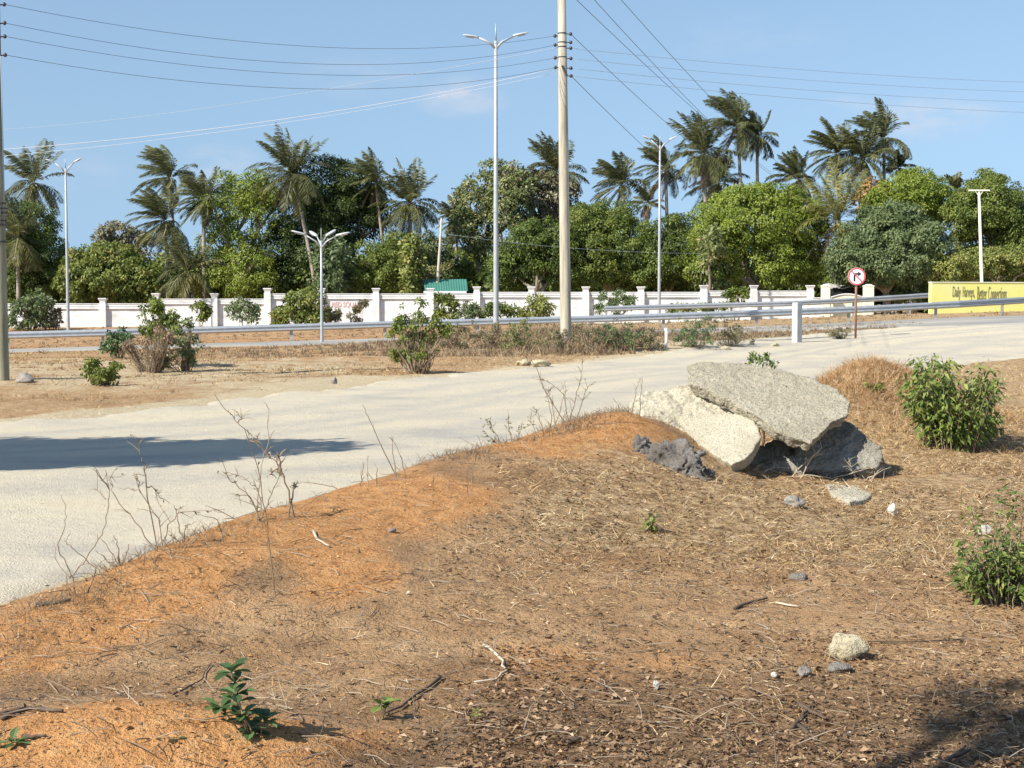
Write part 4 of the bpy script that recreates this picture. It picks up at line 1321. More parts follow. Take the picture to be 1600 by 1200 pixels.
def flat(mb, pts, y, th=.006):
    n = len(pts)
    vs = [(c.x + x * rs_, y, c.z + z * rs_) for x, z in pts] + [(c.x + x * rs_, y + th, c.z + z * rs_) for x, z in pts]
    mb.add(vs, [tuple(range(n)), tuple(range(2 * n - 1, n - 1, -1))] + [(i, i + n, (i + 1) % n + n, (i + 1) % n) for i in range(n)])


mb = MB(); flat(mb, [(-.36, -.55), (-.18, -.55), (-.18, .2), (.12, .2), (.12, .03), (.52, .29), (.12, .55), (.12, .38), (-.36, .38)][::-1], SD - .080); mb.build('arrow', M['signblack'], sg)
mb = MB(); flat(mb, [(-.62, .52), (-.52, .62), (.62, -.52), (.52, -.62)], SD - .086); mb.build('slash', M['signred'], sg)

# posts by the road
pg_ = ground(1245, 537)
kk = ppm(pg_.y); hh = 63 / kk
cpst = thing('concrete_post', 'square pale concrete post beside the gravel road near the no turn sign', 'post', pg_)
Mr = Matrix.Rotation(R(38), 3, 'Z')
bm = bmesh.new()
bmesh.ops.create_cube(bm, size=1)
for v in bm.verts:
    v.co = Mr @ Vector((v.co.x * .25, v.co.y * .25, v.co.z * (hh + .2)))
    v.co += pg_ + Vector((0, 0, hh / 2 - .1))
bmesh.ops.bevel(bm, geom=bm.edges[:], offset=.012, segments=2, affect='EDGES')
me = bpy.data.meshes.new('shaft'); bm.to_mesh(me); bm.free(); link('shaft', me, M['concrete'], cpst)
mb = MB(); mb.box((pg_.x, pg_.y, pg_.z + hh + .005), (.22, .22, .03), Mr); mb.build('top_cap', M['white'], cpst)
q = ground(1041, 545); k = ppm(q.y)
mp_ = thing('marker_post', 'small white pipe marker post with a cap at the scrub edge', 'post', q)
mb = MB(); mb.tube([q - Vector((0, 0, .1)), q + Vector((0, 0, 29 / k))], .045, 10); mb.build('shaft', M['white'], mp_, True)
mb = MB(); mb.tube([q + Vector((.0, 0, 28 / k)), q + Vector((0, 0, 32 / k))], .058, 10); mb.build('cap', M['whitepanel'], mp_)

# ------------------------------------------------------------------ broken concrete slabs
def slab_mat(name, cols, pit=.6):
    m, nt, p, out = new_mat(name)
    n1 = tex_noise(nt, 2.2, 5, .6); n2 = tex_noise(nt, 26, 5, .7); n3 = tex_noise(nt, 75, 3, .75)
    c = ramp(nt, n1, [(.3, cols[0]), (.52, cols[1]), (.72, cols[2])])
    c = mixc(nt, math_node(nt, 'MULTIPLY', ramp_f(nt, n2, .52, .68), .45), c, (.33, .28, .19))
    c = mixc(nt, ramp_f(nt, n3, .56, .64), c, (.17, .14, .10))
    n5 = tex_noise(nt, 13, 6, .8)
    c = mixc(nt, math_node(nt, 'MULTIPLY', ramp_f(nt, n5, .60, .70), .8), c, (.13, .105, .07))
    nt.links.new(c, p.inputs['Base Color'])
    p.inputs['Roughness'].default_value = .95; p.inputs['Specular IOR Level'].default_value = .15
    bump(nt, p, math_node(nt, 'ADD', n2, math_node(nt, 'MULTIPLY', n3, .9)), min(1, pit), .05)
    return m


M['slab'] = slab_mat('coral_concrete', [(.49, .45, .34), (.58, .53, .405), (.64, .59, .465)], .85)
M['slab_pale'] = slab_mat('pale_coral_concrete', [(.53, .48, .36), (.61, .56, .43), (.67, .62, .50)], .7)
M['slab_dark'] = slab_mat('grey_concrete_shaded', [(.30, .28, .225), (.43, .40, .33), (.56, .53, .45)], .9)  # greyer concrete, darkened so its colour adds to the shade on the lower blocks
M['rubble'] = slab_mat('dark_grey_rubble', [(.20, .185, .17), (.31, .285, .26), (.42, .39, .35)], .9)


def plane_slab(px_pts, depths, thick, name, label, mat, cat='concrete slab', vox=.015, amp=.02, fr=5, fine=.012, seed=1, taper=1.0, group='broken concrete heap'):
    """depths: three (px,py,d) fixing the face's plane"""
    A, B, C = [at(*q) for q in depths]
    n = (B - A).cross(C - A).normalized()
    cam_o = Vector((0, 0, CAM_Z))
    if n.dot(cam_o - A) < 0: n = -n
    P = []
    for px, py in px_pts:
        dr = at(px, py, 10) - cam_o
        t = (A - cam_o).dot(n) / dr.dot(n)
        P.append(cam_o + dr * t)
    # roughen the outline
    Q = []
    for i, p in enumerate(P):
        q = P[(i + 1) % len(P)]
        k = max(1, int((q - p).length / .05))
        for j in range(k):
            v = p.lerp(q, j / k)
            s = mnoise.noise_vector(v * 7 + Vector((seed, 0, 0))) * .020 + mnoise.noise_vector(v * 23 + Vector((seed, 5, 0))) * .012
            s -= n * s.dot(n)
            Q.append(v + s)
    me = rock_mesh(name, slab_bm(Q, n, thick, taper), vox, amp, fr, seed, fine)
    o = link(name, me, mat)
    return tag(o, label, cat, group)


plane_slab([(1072, 572), (1096, 565), (1150, 567), (1210, 576), (1265, 589), (1302, 604), (1329, 628), (1323, 650), (1300, 660), (1284, 676), (1268, 692), (1240, 684), (1208, 668), (1188, 652), (1150, 632), (1112, 612), (1078, 598)],
           [(1072, 572, 15.2), (1329, 640, 14.35), (1265, 692, 13.65)], .13, 'concrete_slab', 'large top slab of the broken concrete heap, tilted towards the viewer', M['slab'], vox=.012, amp=.015, fr=9, fine=.016, taper=.92)
plane_slab([(1064, 652), (1100, 646), (1150, 645), (1178, 654), (1188, 680), (1180, 702), (1162, 718), (1142, 727), (1112, 708), (1080, 684), (1066, 668)],
           [(1064, 652, 14.6), (1188, 675, 14.05), (1142, 727, 13.65)], .15, 'concrete_slab', 'smooth pale slab leaning out from under the large top slab, with a rounded end', M['slab_pale'], amp=.008, fine=.003, seed=2, taper=.9)
plane_slab([(981, 632), (1000, 618), (1040, 606), (1078, 598), (1110, 612), (1150, 634), (1172, 650), (1110, 652), (1080, 662), (1068, 676), (1040, 660), (1010, 652), (984, 650)],
           [(981, 640, 14.75), (1078, 598, 15.1), (1068, 676, 14.35)], .16, 'concrete_slab', 'rough pitted cream slab on top of the orange earth peak', M['slab_pale'], amp=.045, fr=7, fine=.018, seed=3)
# the shaded block under the top slab
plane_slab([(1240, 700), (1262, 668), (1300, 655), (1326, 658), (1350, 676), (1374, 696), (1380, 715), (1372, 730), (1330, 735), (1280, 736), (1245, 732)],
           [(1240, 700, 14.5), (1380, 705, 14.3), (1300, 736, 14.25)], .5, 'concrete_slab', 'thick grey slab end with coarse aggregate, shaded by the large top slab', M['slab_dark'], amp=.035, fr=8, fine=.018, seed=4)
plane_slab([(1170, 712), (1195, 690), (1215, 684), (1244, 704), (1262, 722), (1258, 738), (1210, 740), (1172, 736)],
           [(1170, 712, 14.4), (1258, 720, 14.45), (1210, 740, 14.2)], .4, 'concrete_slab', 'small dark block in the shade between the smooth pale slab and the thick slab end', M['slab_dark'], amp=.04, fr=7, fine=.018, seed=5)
plane_slab([(1287, 754), (1312, 752), (1340, 759), (1362, 770), (1356, 780), (1326, 783), (1300, 772)],
           [(1287, 758, ground(1287, 762).y), (1362, 772, ground(1362, 776).y), (1326, 781, ground(1326, 790).y)], .07, 'concrete_fragment', 'flat broken concrete fragment lying in the straw below the heap', M['slab_pale'], cat='concrete fragment', vox=.014, amp=.01, seed=6)
# grey rubble stuck in the orange bank
for (px, py, d, sx, sy, sz, sd_, lab) in [
    (1048, 728, 13.75, .33, .24, .20, 11, 'dark grey broken asphalt lump, biggest of the three in the orange bank'),
    (1008, 708, 13.75, .17, .15, .13, 12, 'dark grey asphalt lump at the upper end of the three in the orange bank'),
    (1085, 745, 13.7, .19, .15, .14, 13, 'dark grey asphalt lump under the smooth pale slab, lowest of the three')]:
    q = ground(px, py)
    me = rock_mesh('asphalt_lump', blob_bm((q.x, q.y + .02, q.z - .01), (sx, sy, sz), sd_), .013, .08, 7, sd_, .025)
    tag(link('asphalt_lump', me, M['rubble']), lab, 'asphalt lump', 'asphalt lumps in the bank')

# stones
M['creamstone'] = slab_mat('cream_limestone', [(.47, .41, .27), (.57, .50, .34), (.64, .57, .42)], .7)
M['whitestone'] = slab_mat('white_stone', [(.50, .48, .42), (.60, .58, .51), (.66, .64, .57)], .6)
M['greystone'] = slab_mat('grey_stone', [(.20, .18, .16), (.32, .29, .26), (.42, .39, .34)], .7)
for px, py, w_, h_, m_, lab in [
    (1322, 1030, 66, 46, 'creamstone', 'cream limestone rock standing in the leaf litter'),
    (1255, 1057, 26, 16, 'greystone', 'small grey stone beside the cream limestone rock'),
    (1311, 1050, 46, 15, 'greystone', 'low flat greyish pink stone just in front of the cream rock'),
    (1210, 1060, 12, 13, 'whitestone', 'small white pebble to one side of the little grey stone'),
    (1025, 1078, 13, 17, 'whitestone', 'upright small white stone alone in the leaf litter'),
    (1395, 806, 18, 20, 'whitestone', 'bright white stone in the straw below the concrete heap'),
    (1541, 836, 22, 20, 'whitestone', 'white stone half hidden by the plant at the photo edge'),
    (1250, 906, 30, 14, 'greystone', 'dark flat stone in the straw in the middle of the clearing'),
    (1243, 792, 34, 22, 'greystone', 'grey concrete lump in the straw under the heap of slabs'),
    (612, 832, 14, 10, 'greystone', 'tiny dark stone on the orange bank'),
    (1328, 1149, 10, 8, 'whitestone', 'tiny pale stone near the edge of the tree shade'),
    (846, 574, 34, 15, 'creamstone', 'cream stone at the far edge of the gravel road'),
    (818, 571, 26, 10, 'creamstone', 'flat cream stone next to the larger one at the far edge of the gravel road'),
    (522, 600, 12, 12, 'greystone', 'small dark stone on the verge beyond the gravel road'),
    (38, 597, 34, 15, 'greystone', 'grey rock beside the wooden pole with the climbing cable'),
    (640, 583, 26, 10, 'creamstone', 'pale stone at the foot of the lone green bush on the verge'),
    (1130, 548, 26, 8, 'creamstone', 'pale stone under the scrub near the white marker post'),
    (1212, 543, 20, 8, 'creamstone', 'pale stone beside the square concrete post'),
    (720, 545, 24, 10, 'creamstone', 'pale stone in the dry verge behind the lone green bush')]:
    q = ground(px, py); k = ppm(q.y)
    s = (w_ / k / 2, w_ / k * .42, h_ / k * .62)
    sd_ = px % 97
    me = rock_mesh('stone', blob_bm((q.x, q.y, q.z + s[2] * .55), s, sd_), max(.006, s[0] / 11), s[0] * .13, .8 / s[0], sd_, s[0] * .04)
    tag(link('stone', me, M[m_]), lab, 'stone', 'loose stones')

# ------------------------------------------------------------------ sticks on the ground
M['stickdark'] = simple('dark_dead_wood', [(.07, .05, .035), (.13, .09, .06)], 12, .9)
M['stickpale'] = simple('pale_dead_wood', [(.42, .35, .26), (.56, .49, .38)], 12, .85)


def stick(label, pts, rad, mat='stickdark', lift=.012, extra=()):
    mb = MB()
    for line in (pts, *extra):
        P = []
        for px, py, *up in line:
            q = ground(px, py); q.z += lift + (up[0] if up else 0); P.append(q)
        fine = []
        for i in range(len(P) - 1):
            for k in range(3): fine.append(P[i].lerp(P[i + 1], k / 3))
        fine.append(P[-1])
        mb.tube([p + Vector((random.gauss(0, .004), random.gauss(0, .004), 0)) for p in fine], [rad * (1 - .55 * k / len(fine)) for k in range(len(fine))], 6)
    o = mb.build('stick', M[mat], None, True)
    tag(o, label, 'stick', 'dead sticks on the ground')


stick('curved pale stick with a dark lower end lying in the leaf litter', [(758, 1012), (780, 1030), (790, 1052), (776, 1066), (740, 1070)], .008, 'stickpale')
stick('dark crooked stick running into the small heart leaved seedling', [(690, 1062), (655, 1085), (628, 1108), (604, 1118)], .008)
stick('dark pointed stick on the gravel at the foot of the bank', [(58, 949), (85, 945), (112, 940)], .014)
stick('crossed dark sticks in the leaf litter near the tree shade', [(1238, 1143), (1255, 1122), (1272, 1103)], .010, 'stickdark', .015, [[(1250, 1105), (1270, 1118), (1290, 1128)], [(1248, 1140), (1275, 1160)]])
stick('long thin brown twig beside the cream limestone rock', [(1352, 1006), (1420, 1007), (1480, 1004), (1520, 1001)], .005)
stick('forked twig in the straw in the middle of the clearing', [(1148, 954), (1172, 944), (1200, 938)], .010)
stick('pale splinter of wood lying in the straw', [(1212, 945), (1232, 949), (1250, 951)], .008, 'stickpale')
stick('forked grey twig beside the shade at the photo bottom', [(1478, 1198), (1495, 1186), (1506, 1174)], .009, 'stickdark', .02, [[(1490, 1190), (1515, 1178)]])
stick('short dark log piece in the leaf litter', [(886, 1164), (900, 1161), (908, 1160)], .016)
stick('brown stick bundle at the edge of the orange corner', [(0, 1128), (30, 1116), (62, 1110)], .010, 'stickdark', .012, [[(0, 1120), (40, 1112)], [(60, 1112), (95, 1116)]])
stick('thin bent twig on the smooth orange bank', [(270, 1090), (285, 1082), (318, 1065), (330, 1040)], .005)
stick('pale weathered stick pointing down the bank', [(488, 833), (495, 846), (515, 856)], .010, 'stickpale')
stick('short brown stick in the orange bottom corner', [(32, 1157), (55, 1156), (72, 1155)], .008)

# ------------------------------------------------------------------ dry weeds on the crest, traced stem by stem
def weed(label, stems, foot=None, leafy_=0, mat='twig', name='dry_weed', lm='leaf_scrub', r=.004, twigs=5, dj=.12, leaf=.022, tl=.10):
    """stems: pixel lines rising from the ground; the first point of the first stem is the foot"""
    f0 = foot or stems[0][0]
    g0 = ground(*f0)
    d0 = g0.y
    root = thing(name, label, 'dry weed' if name == 'dry_weed' else 'plant', g0, 'dry weeds and plants on the bank')
    mb = MB(); LP = []; LA = []
    for s in stems:
        dd = d0 + random.uniform(-.03, .03); drift = random.uniform(-dj, dj)
        P = [at(px, py, dd + drift * i / max(1, len(s) - 1)) for i, (px, py) in enumerate(s)]
        gzz = gz(P[0].x, P[0].y)
        if P[0].z < gzz + .25: P[0].z = min(P[0].z, gzz) - .01
        fine = []
        for i in range(len(P) - 1):
            for k in range(4):
                v = P[i].lerp(P[i + 1], k / 4)
                if k: v += Vector((random.gauss(0, .004), random.gauss(0, .006), random.gauss(0, .004)))
                fine.append(v)
        fine.append(P[-1])
        n = len(fine)
        mb.tube(fine, [r * (1 - .65 * k / n) for k in range(n)], 5, True, random.uniform(.2, .8))
        for _ in range(twigs):
            i = random.randrange(max(1, n // 4), n)
            a = fine[i]; t = (fine[min(i + 1, n - 1)] - fine[i - 1]).normalized()
            q = Vector((random.gauss(0, 1), random.gauss(0, .7), random.gauss(.2, .6))).normalized()
            e = a + (t * .7 + q * .8).normalized() * random.uniform(.4, 1.2) * tl
            m_ = a.lerp(e, .5) + Vector((0, 0, random.uniform(-.01, .015)))
            mb.tube([a, m_, e], [r * .5, r * .4, r * .25], 4, True, random.uniform(.3, .9))
            if leafy_:
                for _k in range(leafy_):
                    w_ = random.random(); LP.append(a.lerp(e, w_)); LA.append(tuple((t + Vector((random.gauss(0, .8), random.gauss(0, .8), random.gauss(-.2, .6))))))
    mb.build('stems', M[mat], root)
    if LP:
        LP = np.array([tuple(p) for p in LP]); LA = np.array(LA)
        L = leaf * RNG.uniform(.6, 1.3, len(LP))
        quads('leaves', leaf_quads(LP, LA, RNG.normal(size=LP.shape) + np.array([0, -.3, .6]), L, L * .45), RNG.random(len(LP)), M[lm], root)
    return root


weed('lone curved bare stem beside the gravel, tallest on the low end of the bank', [[(112, 905), (108, 890), (91, 858), (90, 852), (102, 820), (103, 790), (96, 773)], [(112, 905), (88, 875), (84, 850)]], twigs=0)
weed('bare dark stem rising in a long curve beside the lone curved stem', [[(118, 930), (113, 900), (135, 873), (160, 835), (168, 800), (171, 765), (165, 735)], [(135, 873), (150, 887), (112, 855), (100, 846)], [(171, 765), (150, 735)], [(165, 780), (147, 762)]], twigs=3)
weed('branching dry weed with tiny pods on the low crest of the bank', [[(246, 862), (210, 815), (180, 775), (172, 755), (170, 745)], [(256, 852), (248, 810), (220, 770), (200, 762)], [(246, 810), (228, 750), (226, 725), (218, 705), (214, 690)], [(228, 760), (242, 765), (250, 778)], [(256, 850), (262, 820), (280, 800), (320, 798), (350, 800)], [(220, 770), (213, 740)]], leafy_=1, twigs=6, tl=.09)
weed('thin grassy weed next to the branching pod weed', [[(286, 848), (280, 825), (275, 800), (272, 790)], [(286, 848), (290, 825), (296, 818)], [(286, 848), (272, 838), (266, 824)], [(350, 820), (340, 812), (312, 804)]], leafy_=1, twigs=3, tl=.06)
weed('tuft of dry grassy stalks at the edge of the gravel', [[(185, 885), (172, 862), (158, 842)], [(188, 884), (182, 850), (178, 836)], [(190, 885), (198, 862), (202, 850)], [(186, 885), (164, 872), (150, 860)], [(189, 884), (186, 862)], [(191, 884), (206, 872)]], twigs=1, tl=.05)
weed('stout dark arching twig with seed heads on the crest', [[(460, 808), (452, 775), (444, 745), (432, 722), (415, 708), (398, 690)], [(444, 745), (430, 735), (420, 742)], [(450, 770), (458, 765), (462, 762)], [(440, 740), (436, 715)]], r=.007, leafy_=2, twigs=10, tl=.07)
weed('sprawling pale branching weed beside the stout arching twig', [[(405, 815), (408, 790), (400, 760), (380, 745), (348, 738)], [(408, 790), (385, 770), (360, 752), (350, 728)], [(405, 800), (420, 780), (436, 745), (440, 722)], [(400, 760), (408, 730), (420, 690), (420, 640)], [(408, 780), (390, 775), (368, 775)]], leafy_=1, twigs=8, tl=.08)
weed('long thin leaning stalk high over the gravel, branching near its tip', [[(430, 930), (424, 880), (415, 800), (405, 740), (382, 670), (352, 640), (335, 615)], [(382, 670), (395, 685), (402, 690)], [(372, 660), (380, 648)]], r=.0035, leafy_=1, twigs=6, tl=.07)
weed('straight bare leaning stalk on the crest near the tree shadow end', [[(620, 748), (612, 730), (590, 685), (575, 650), (567, 632)], [(620, 745), (615, 715), (614, 682)], [(635, 738), (628, 718), (620, 698)]], twigs=1, r=.005)
weed('fine upright stalks at the gravel edge of the crest', [[(563, 760), (566, 740), (567, 722)], [(575, 752), (574, 730), (574, 712)], [(545, 772), (520, 760), (490, 755), (455, 754)], [(588, 745), (590, 733)]], twigs=2, tl=.05)
weed('two fine upright stems rising from the middle of the bank', [[(676, 768), (677, 750), (678, 745)], [(690, 800), (695, 775), (702, 757)], [(730, 800), (731, 770), (730, 738)], [(735, 735), (740, 720)]], twigs=1, tl=.05, r=.0035)
weed('leafy low weed at the crest below the road bend', [[(800, 690), (795, 670), (793, 640)], [(785, 690), (770, 672), (765, 660)], [(805, 688), (815, 670), (830, 664)], [(780, 688), (760, 678)]], leafy_=4, twigs=10, lm='leaf_bush', tl=.07)
weed('tall forked dry bush stem in front of the road bend', [[(888, 672), (892, 650), (900, 620), (908, 590), (910, 560)], [(888, 672), (870, 640), (850, 608), (838, 575), (820, 545), (790, 530)], [(892, 650), (880, 615), (862, 600), (845, 590)], [(896, 640), (915, 610), (925, 600)], [(870, 640), (860, 622), (856, 610)]], leafy_=1, twigs=9, r=.005, tl=.10)
weed('second forked dry bush stem close beside the tallest forked one', [[(858, 680), (862, 650), (855, 620), (846, 600)], [(862, 650), (878, 628), (884, 612)], [(850, 680), (842, 650), (838, 640)], [(870, 676), (880, 655), (884, 640)], [(842, 684), (830, 660), (828, 650)]], leafy_=1, twigs=8, r=.004, tl=.08)
weed('thin twiggy weed behind the orange earth peak', [[(975, 650), (966, 635), (958, 622)], [(985, 640), (994, 612), (997, 598)], [(1000, 640), (1001, 615), (1003, 590)], [(960, 655), (950, 640)]], twigs=4, tl=.06)
weed('low weed with little leaves in the middle of the straw', [[(455, 900), (440, 905), (420, 900)], [(405, 940), (420, 925), (440, 918)], [(512, 940), (540, 930), (560, 915)]], leafy_=2, twigs=6, tl=.06)
weed('pale dead branches piled against the foot of the concrete heap', [[(1228, 735), (1262, 742), (1300, 748), (1335, 738), (1370, 728)], [(1250, 735), (1268, 715), (1284, 700)], [(1235, 748), (1250, 730), (1282, 704)], [(1335, 740), (1352, 750), (1388, 762)], [(1345, 725), (1362, 745), (1380, 760)], [(1300, 748), (1330, 760)], [(1195, 752), (1196, 735), (1215, 730)], [(1180, 742), (1200, 735), (1210, 745)], [(1355, 770), (1365, 745), (1372, 735)], [(1160, 745), (1175, 735)], [(1340, 735), (1325, 722)]], foot=(1262, 748), twigs=7, r=.006, tl=.14, name='dead_branches', mat='stickpale')

# ------------------------------------------------------------------ leafy plants
def bush(label, foot, stems, leafsize, n_per, lm='leaf_bush', width=.4, name='bush', cat='bush', group=None, spread=.12, hang=.3, stem_r=.006, sm='twig', start=.25, dz=.25):
    """stems: tip pixels (px,py[,depth offset]); leaves spread along each stem"""
    g0 = ground(*foot)
    root = thing(name, label, cat, g0, group)
    mb = MB(); LP = []; LA = []; LN = []
    for s in stems:
        px, py = s[0], s[1]
        off = s[2] if len(s) > 2 else random.uniform(-dz, dz)
        tip = at(px, py, g0.y + off)
        b = g0 + Vector(((tip.x - g0.x) * .35 + random.gauss(0, .03), off * .6, 0))
        b.z = gz(b.x, b.y) - .02
        L = (tip - b).length
        pts = []
        for k in range(8):
            t = k / 7
            p = b.lerp(tip, t)
            p.z += .12 * L * math.sin(math.pi * t) * .6
            p += Vector((random.gauss(0, .015), random.gauss(0, .015), 0)) * (1 if 0 < k < 7 else 0) * L
            pts.append(p)
        mb.tube(pts, [stem_r * (1 - .6 * k / 7) for k in range(8)], 5, True, random.random())
        for _ in range(n_per):
            t = start + (1 - start) * random.random() ** .8
            i = min(6, int(t * 7)); p = pts[i].lerp(pts[i + 1], t * 7 - i)
            ang = random.uniform(0, 6.28)
            q = Vector((math.cos(ang), math.sin(ang), random.gauss(.1, .4)))
            c = p + q * spread * random.random() ** .6 * (1.1 - .5 * t)
            LP.append(tuple(c)); LA.append((q.x + random.gauss(0, .3), q.y + random.gauss(0, .3), random.gauss(.1, .4) - hang)); LN.append((random.gauss(0, .5), random.gauss(-.2, .5), 1))
    mb.build('stems', M[sm], root)
    LP = np.array(LP); L = leafsize * RNG.uniform(.55, 1.25, len(LP))
    V = leaf_quads(LP, np.array(LA), np.array(LN), L, L * width, .2)
    quads('leaves', V, np.clip(RNG.beta(2, 2, len(LP)), 0, 1), M[lm], root)
    return root


st = [(1410 + 155 * random.random(), 588 + 85 * random.random() ** 1.3) for _ in range(62)] + [(1425 + 60 * random.random(), 552 + 20 * random.random()) for _ in range(5)] + [(1415, 580), (1440, 560), (1445, 572), (1455, 552), (1470, 555), (1462, 565), (1485, 562), (1492, 570), (1530, 562), (1545, 560), (1552, 575), (1562, 590), (1520, 590), (1565, 615), (1410, 610)]
bush('green leafy bush in the straw, near the road bend', (1490, 697), st, .090, 58, width=.38, lm='leaf_bush_light', group='green bushes', spread=.09, hang=.6, start=.12, dz=.45)
st = [(1492 + 135 * random.random(), 840 + 75 * random.random()) for _ in range(95)] + [(1535, 800), (1550, 770), (1562, 758), (1580, 750), (1590, 765), (1598, 780), (1575, 800), (1600, 760), (1515, 770), (1512, 800), (1600, 820), (1585, 835), (1625, 790)]
bush('sprawling plant with narrow leaves cut off by the photo edge', (1565, 940), st, .060, 20, width=.34, group='green bushes', spread=.07, hang=.2, start=.22, stem_r=.004)
st = [(1000 + 22 * random.random(), 795 + 25 * random.random()) for _ in range(9)]
bush('tiny light green plant in the middle of the straw', (1010, 830), st, .045, 9, 'leaf_yellow_green', width=.6, name='seedling', cat='seedling', group='small seedlings', spread=.04, stem_r=.003, dz=.05)


def rosette(c, n, L, wd, tiltv, LQ, RQ):
    """broad obovate leaves of several quads around a shoot tip"""
    for k in range(n):
        a = 2 * math.pi * k / n * 1.02 + random.uniform(-.25, .25)
        el = random.uniform(-.2, .75)
        A = Vector((math.cos(a) * math.cos(el), math.sin(a) * math.cos(el), math.sin(el) + .05)).normalized()
        S = A.cross(Vector((0, 0, 1))).normalized(); N = S.cross(A).normalized()
        l = L * random.uniform(.75, 1.15)
        prof = [(0, .05), (.25, .55), (.55, 1.0), (.8, .85), (1, .1)]
        r0 = random.random()
        for (t0, w0), (t1, w1) in zip(prof[:-1], prof[1:]):
            f = lambda t, w, s: c + A * l * t + S * s * w * wd * l * .5 + N * (abs(s) * w * .10 * l - (t ** 2) * .15 * l)
            for s0, s1 in ((-1, 0), (0, 1)):
                LQ.append([tuple(f(t0, w0, s0)), tuple(f(t0, w0, s1)), tuple(f(t1, w1, s1)), tuple(f(t1, w1, s0))]); RQ.append(min(1, r0 * .8 + (.1 if s0 else 0)))


def broadleaf_plant(label, foot, shoots, L, wd=.5, n=7, stem=.004, d=None, lm='leaf_glossy', name='seedling', cat='seedling', group='small seedlings'):
    g0 = ground(*foot) if d is None else Vector((at(foot[0], foot[1], d).x, d, 0))
    if d is not None: g0.z = gz(g0.x, d)
    root = thing(name, label, cat, g0, group)
    mb = MB(); LQ = []; RQ = []
    for (px, py) in shoots:
        tip = at(px, py, g0.y + random.uniform(-.05, .05))
        b = g0 + Vector(((tip.x - g0.x) * .3, 0, -.02))
        mid = b.lerp(tip, .5) + Vector((random.gauss(0, .006), random.gauss(0, .006), .01))
        mb.tube([b, mid, tip], [stem, stem * .9, stem * .7], 6)
        rosette(tip, n, L, wd, 0, LQ, RQ)
        rosette(b.lerp(tip, .85), max(3, n // 2), L * .9, wd, 0, LQ, RQ)
    mb.build('stems', M['straw'], root)
    quads('leaves', np.array(LQ), RQ, M[lm], root)
    return root


broadleaf_plant('seedling with clusters of broad glossy leaves in the bottom orange corner', (405, 1215), [(345, 1105), (368, 1085), (378, 1118), (415, 1125), (362, 1050), (392, 1140)], .074, .50, 8, .0035, 5.25)
broadleaf_plant('small two leaved shoot beside the glossy leaved seedling', (352, 1215), [(352, 1185), (290, 1178), (268, 1160)], .050, .45, 4, .003, 5.2)
broadleaf_plant('few leaved dark sprig by the bottom corner', (60, 1215), [(18, 1160), (64, 1172), (8, 1190)], .065, .42, 4, .003, 5.25)
broadleaf_plant('single heart leaved seedling in the leaf litter', (598, 1122), [(594, 1100), (608, 1096)], .055, .8, 3, .004, None, 'leaf_bush')
broadleaf_plant('tiny bright green sprout in the leaf litter', (742, 1128), [(742, 1118), (746, 1112)], .028, .5, 4, .002, None, 'leaf_yellow_green')


def shrub(label, foot, lobes_px, lm, leaf=.16, clump=.22, dens=1.0, gap=.1, name='shrub', cat='shrub', group='shrubs on the verge', d=None, stems=8, sr=.012, sat=3):
    g0 = ground(*foot) if d is None else Vector((at(foot[0], foot[1], d).x, d, 0))
    if d is not None: g0.z = gz(g0.x, d)
    k = ppm(g0.y)
    root = thing(name, label, cat, g0, group)
    lob = []
    for (px, py, rx, ry) in lobes_px:
        c = at(px, py, g0.y + random.uniform(-.25, .25)); rx_, ry_ = rx / k, ry / k
        lob.append((c, (rx_, (rx_ + ry_) * .5, ry_)))
    for c, r in list(lob):
        for _ in range(sat):
            q = Vector((random.gauss(0, 1), random.gauss(0, .8), random.gauss(.35, .8))).normalized()
            f_ = random.uniform(.9, 1.35)
            lob.append((c + Vector((q.x * r[0], q.y * r[1], q.z * r[2])) * f_, tuple(max(.05, t * random.uniform(.16, .34)) for t in r)))
    if d is not None and d > 80: leaf *= .72; dens *= .75
    dens *= .62; gap = min(.6, gap + .12)
    mb = MB()
    for c, r in lob:
        for _ in range(max(1, stems // len(lob) + 1)):
            q = Vector((random.gauss(0, .6) * r[0], random.gauss(0, .6) * r[1], random.gauss(.2, .6) * r[2]))
            b = g0 + Vector(((c.x - g0.x) * .25 + random.gauss(0, .05), random.gauss(0, .05), -.05))
            limb(mb, b, c + q, sr, sr * .35, 4, .12, 5)
    mb.build('stems', M['twig'], root)
    Q, rn = crown_quads(lob, leaf, dens, gap, clump)
    quads('foliage', Q, rn, M[lm], root)
    return root


shrub('lone green bush with several grey stems on the verge', (652, 584), [(640, 490, 20, 16), (655, 515, 34, 20), (635, 530, 22, 18), (668, 540, 20, 18), (650, 556, 26, 10), (678, 515, 12, 14), (620, 515, 8, 10), (625, 548, 12, 8), (640, 505, 14, 10)], 'leaf_mid_green', .085, .10, .17, .2, stems=40, sr=.012)
shrub('small round green bush near the gravel road', (158, 602), [(148, 582, 18, 16), (168, 584, 17, 15), (157, 575, 16, 11)], 'leaf_mid_green', .08, .10, .42, .1, stems=24)
shrub('dark green bush standing tallest in the verge thicket', (248, 575), [(246, 500, 22, 20), (240, 480, 14, 9), (255, 515, 22, 14), (235, 515, 16, 14), (268, 505, 8, 18)], 'leaf_mid_green', .10, .13, .42, .15, stems=34, sr=.012)
shrub('green shrub with broad dark leaves at the edge of the verge thicket', (185, 560), [(180, 535, 16, 14), (190, 525, 12, 10), (172, 548, 10, 8), (198, 545, 8, 14)], 'leaf_glossy', .12, .13, .36, .15, stems=20)
shrub('reddish brown dry bush in the middle of the verge thicket', (235, 582), [(232, 548, 34, 24), (215, 540, 16, 20), (255, 545, 22, 26), (262, 530, 8, 12)], 'leaf_palm_dead', .05, .12, .16, .3, stems=200, sr=.007)
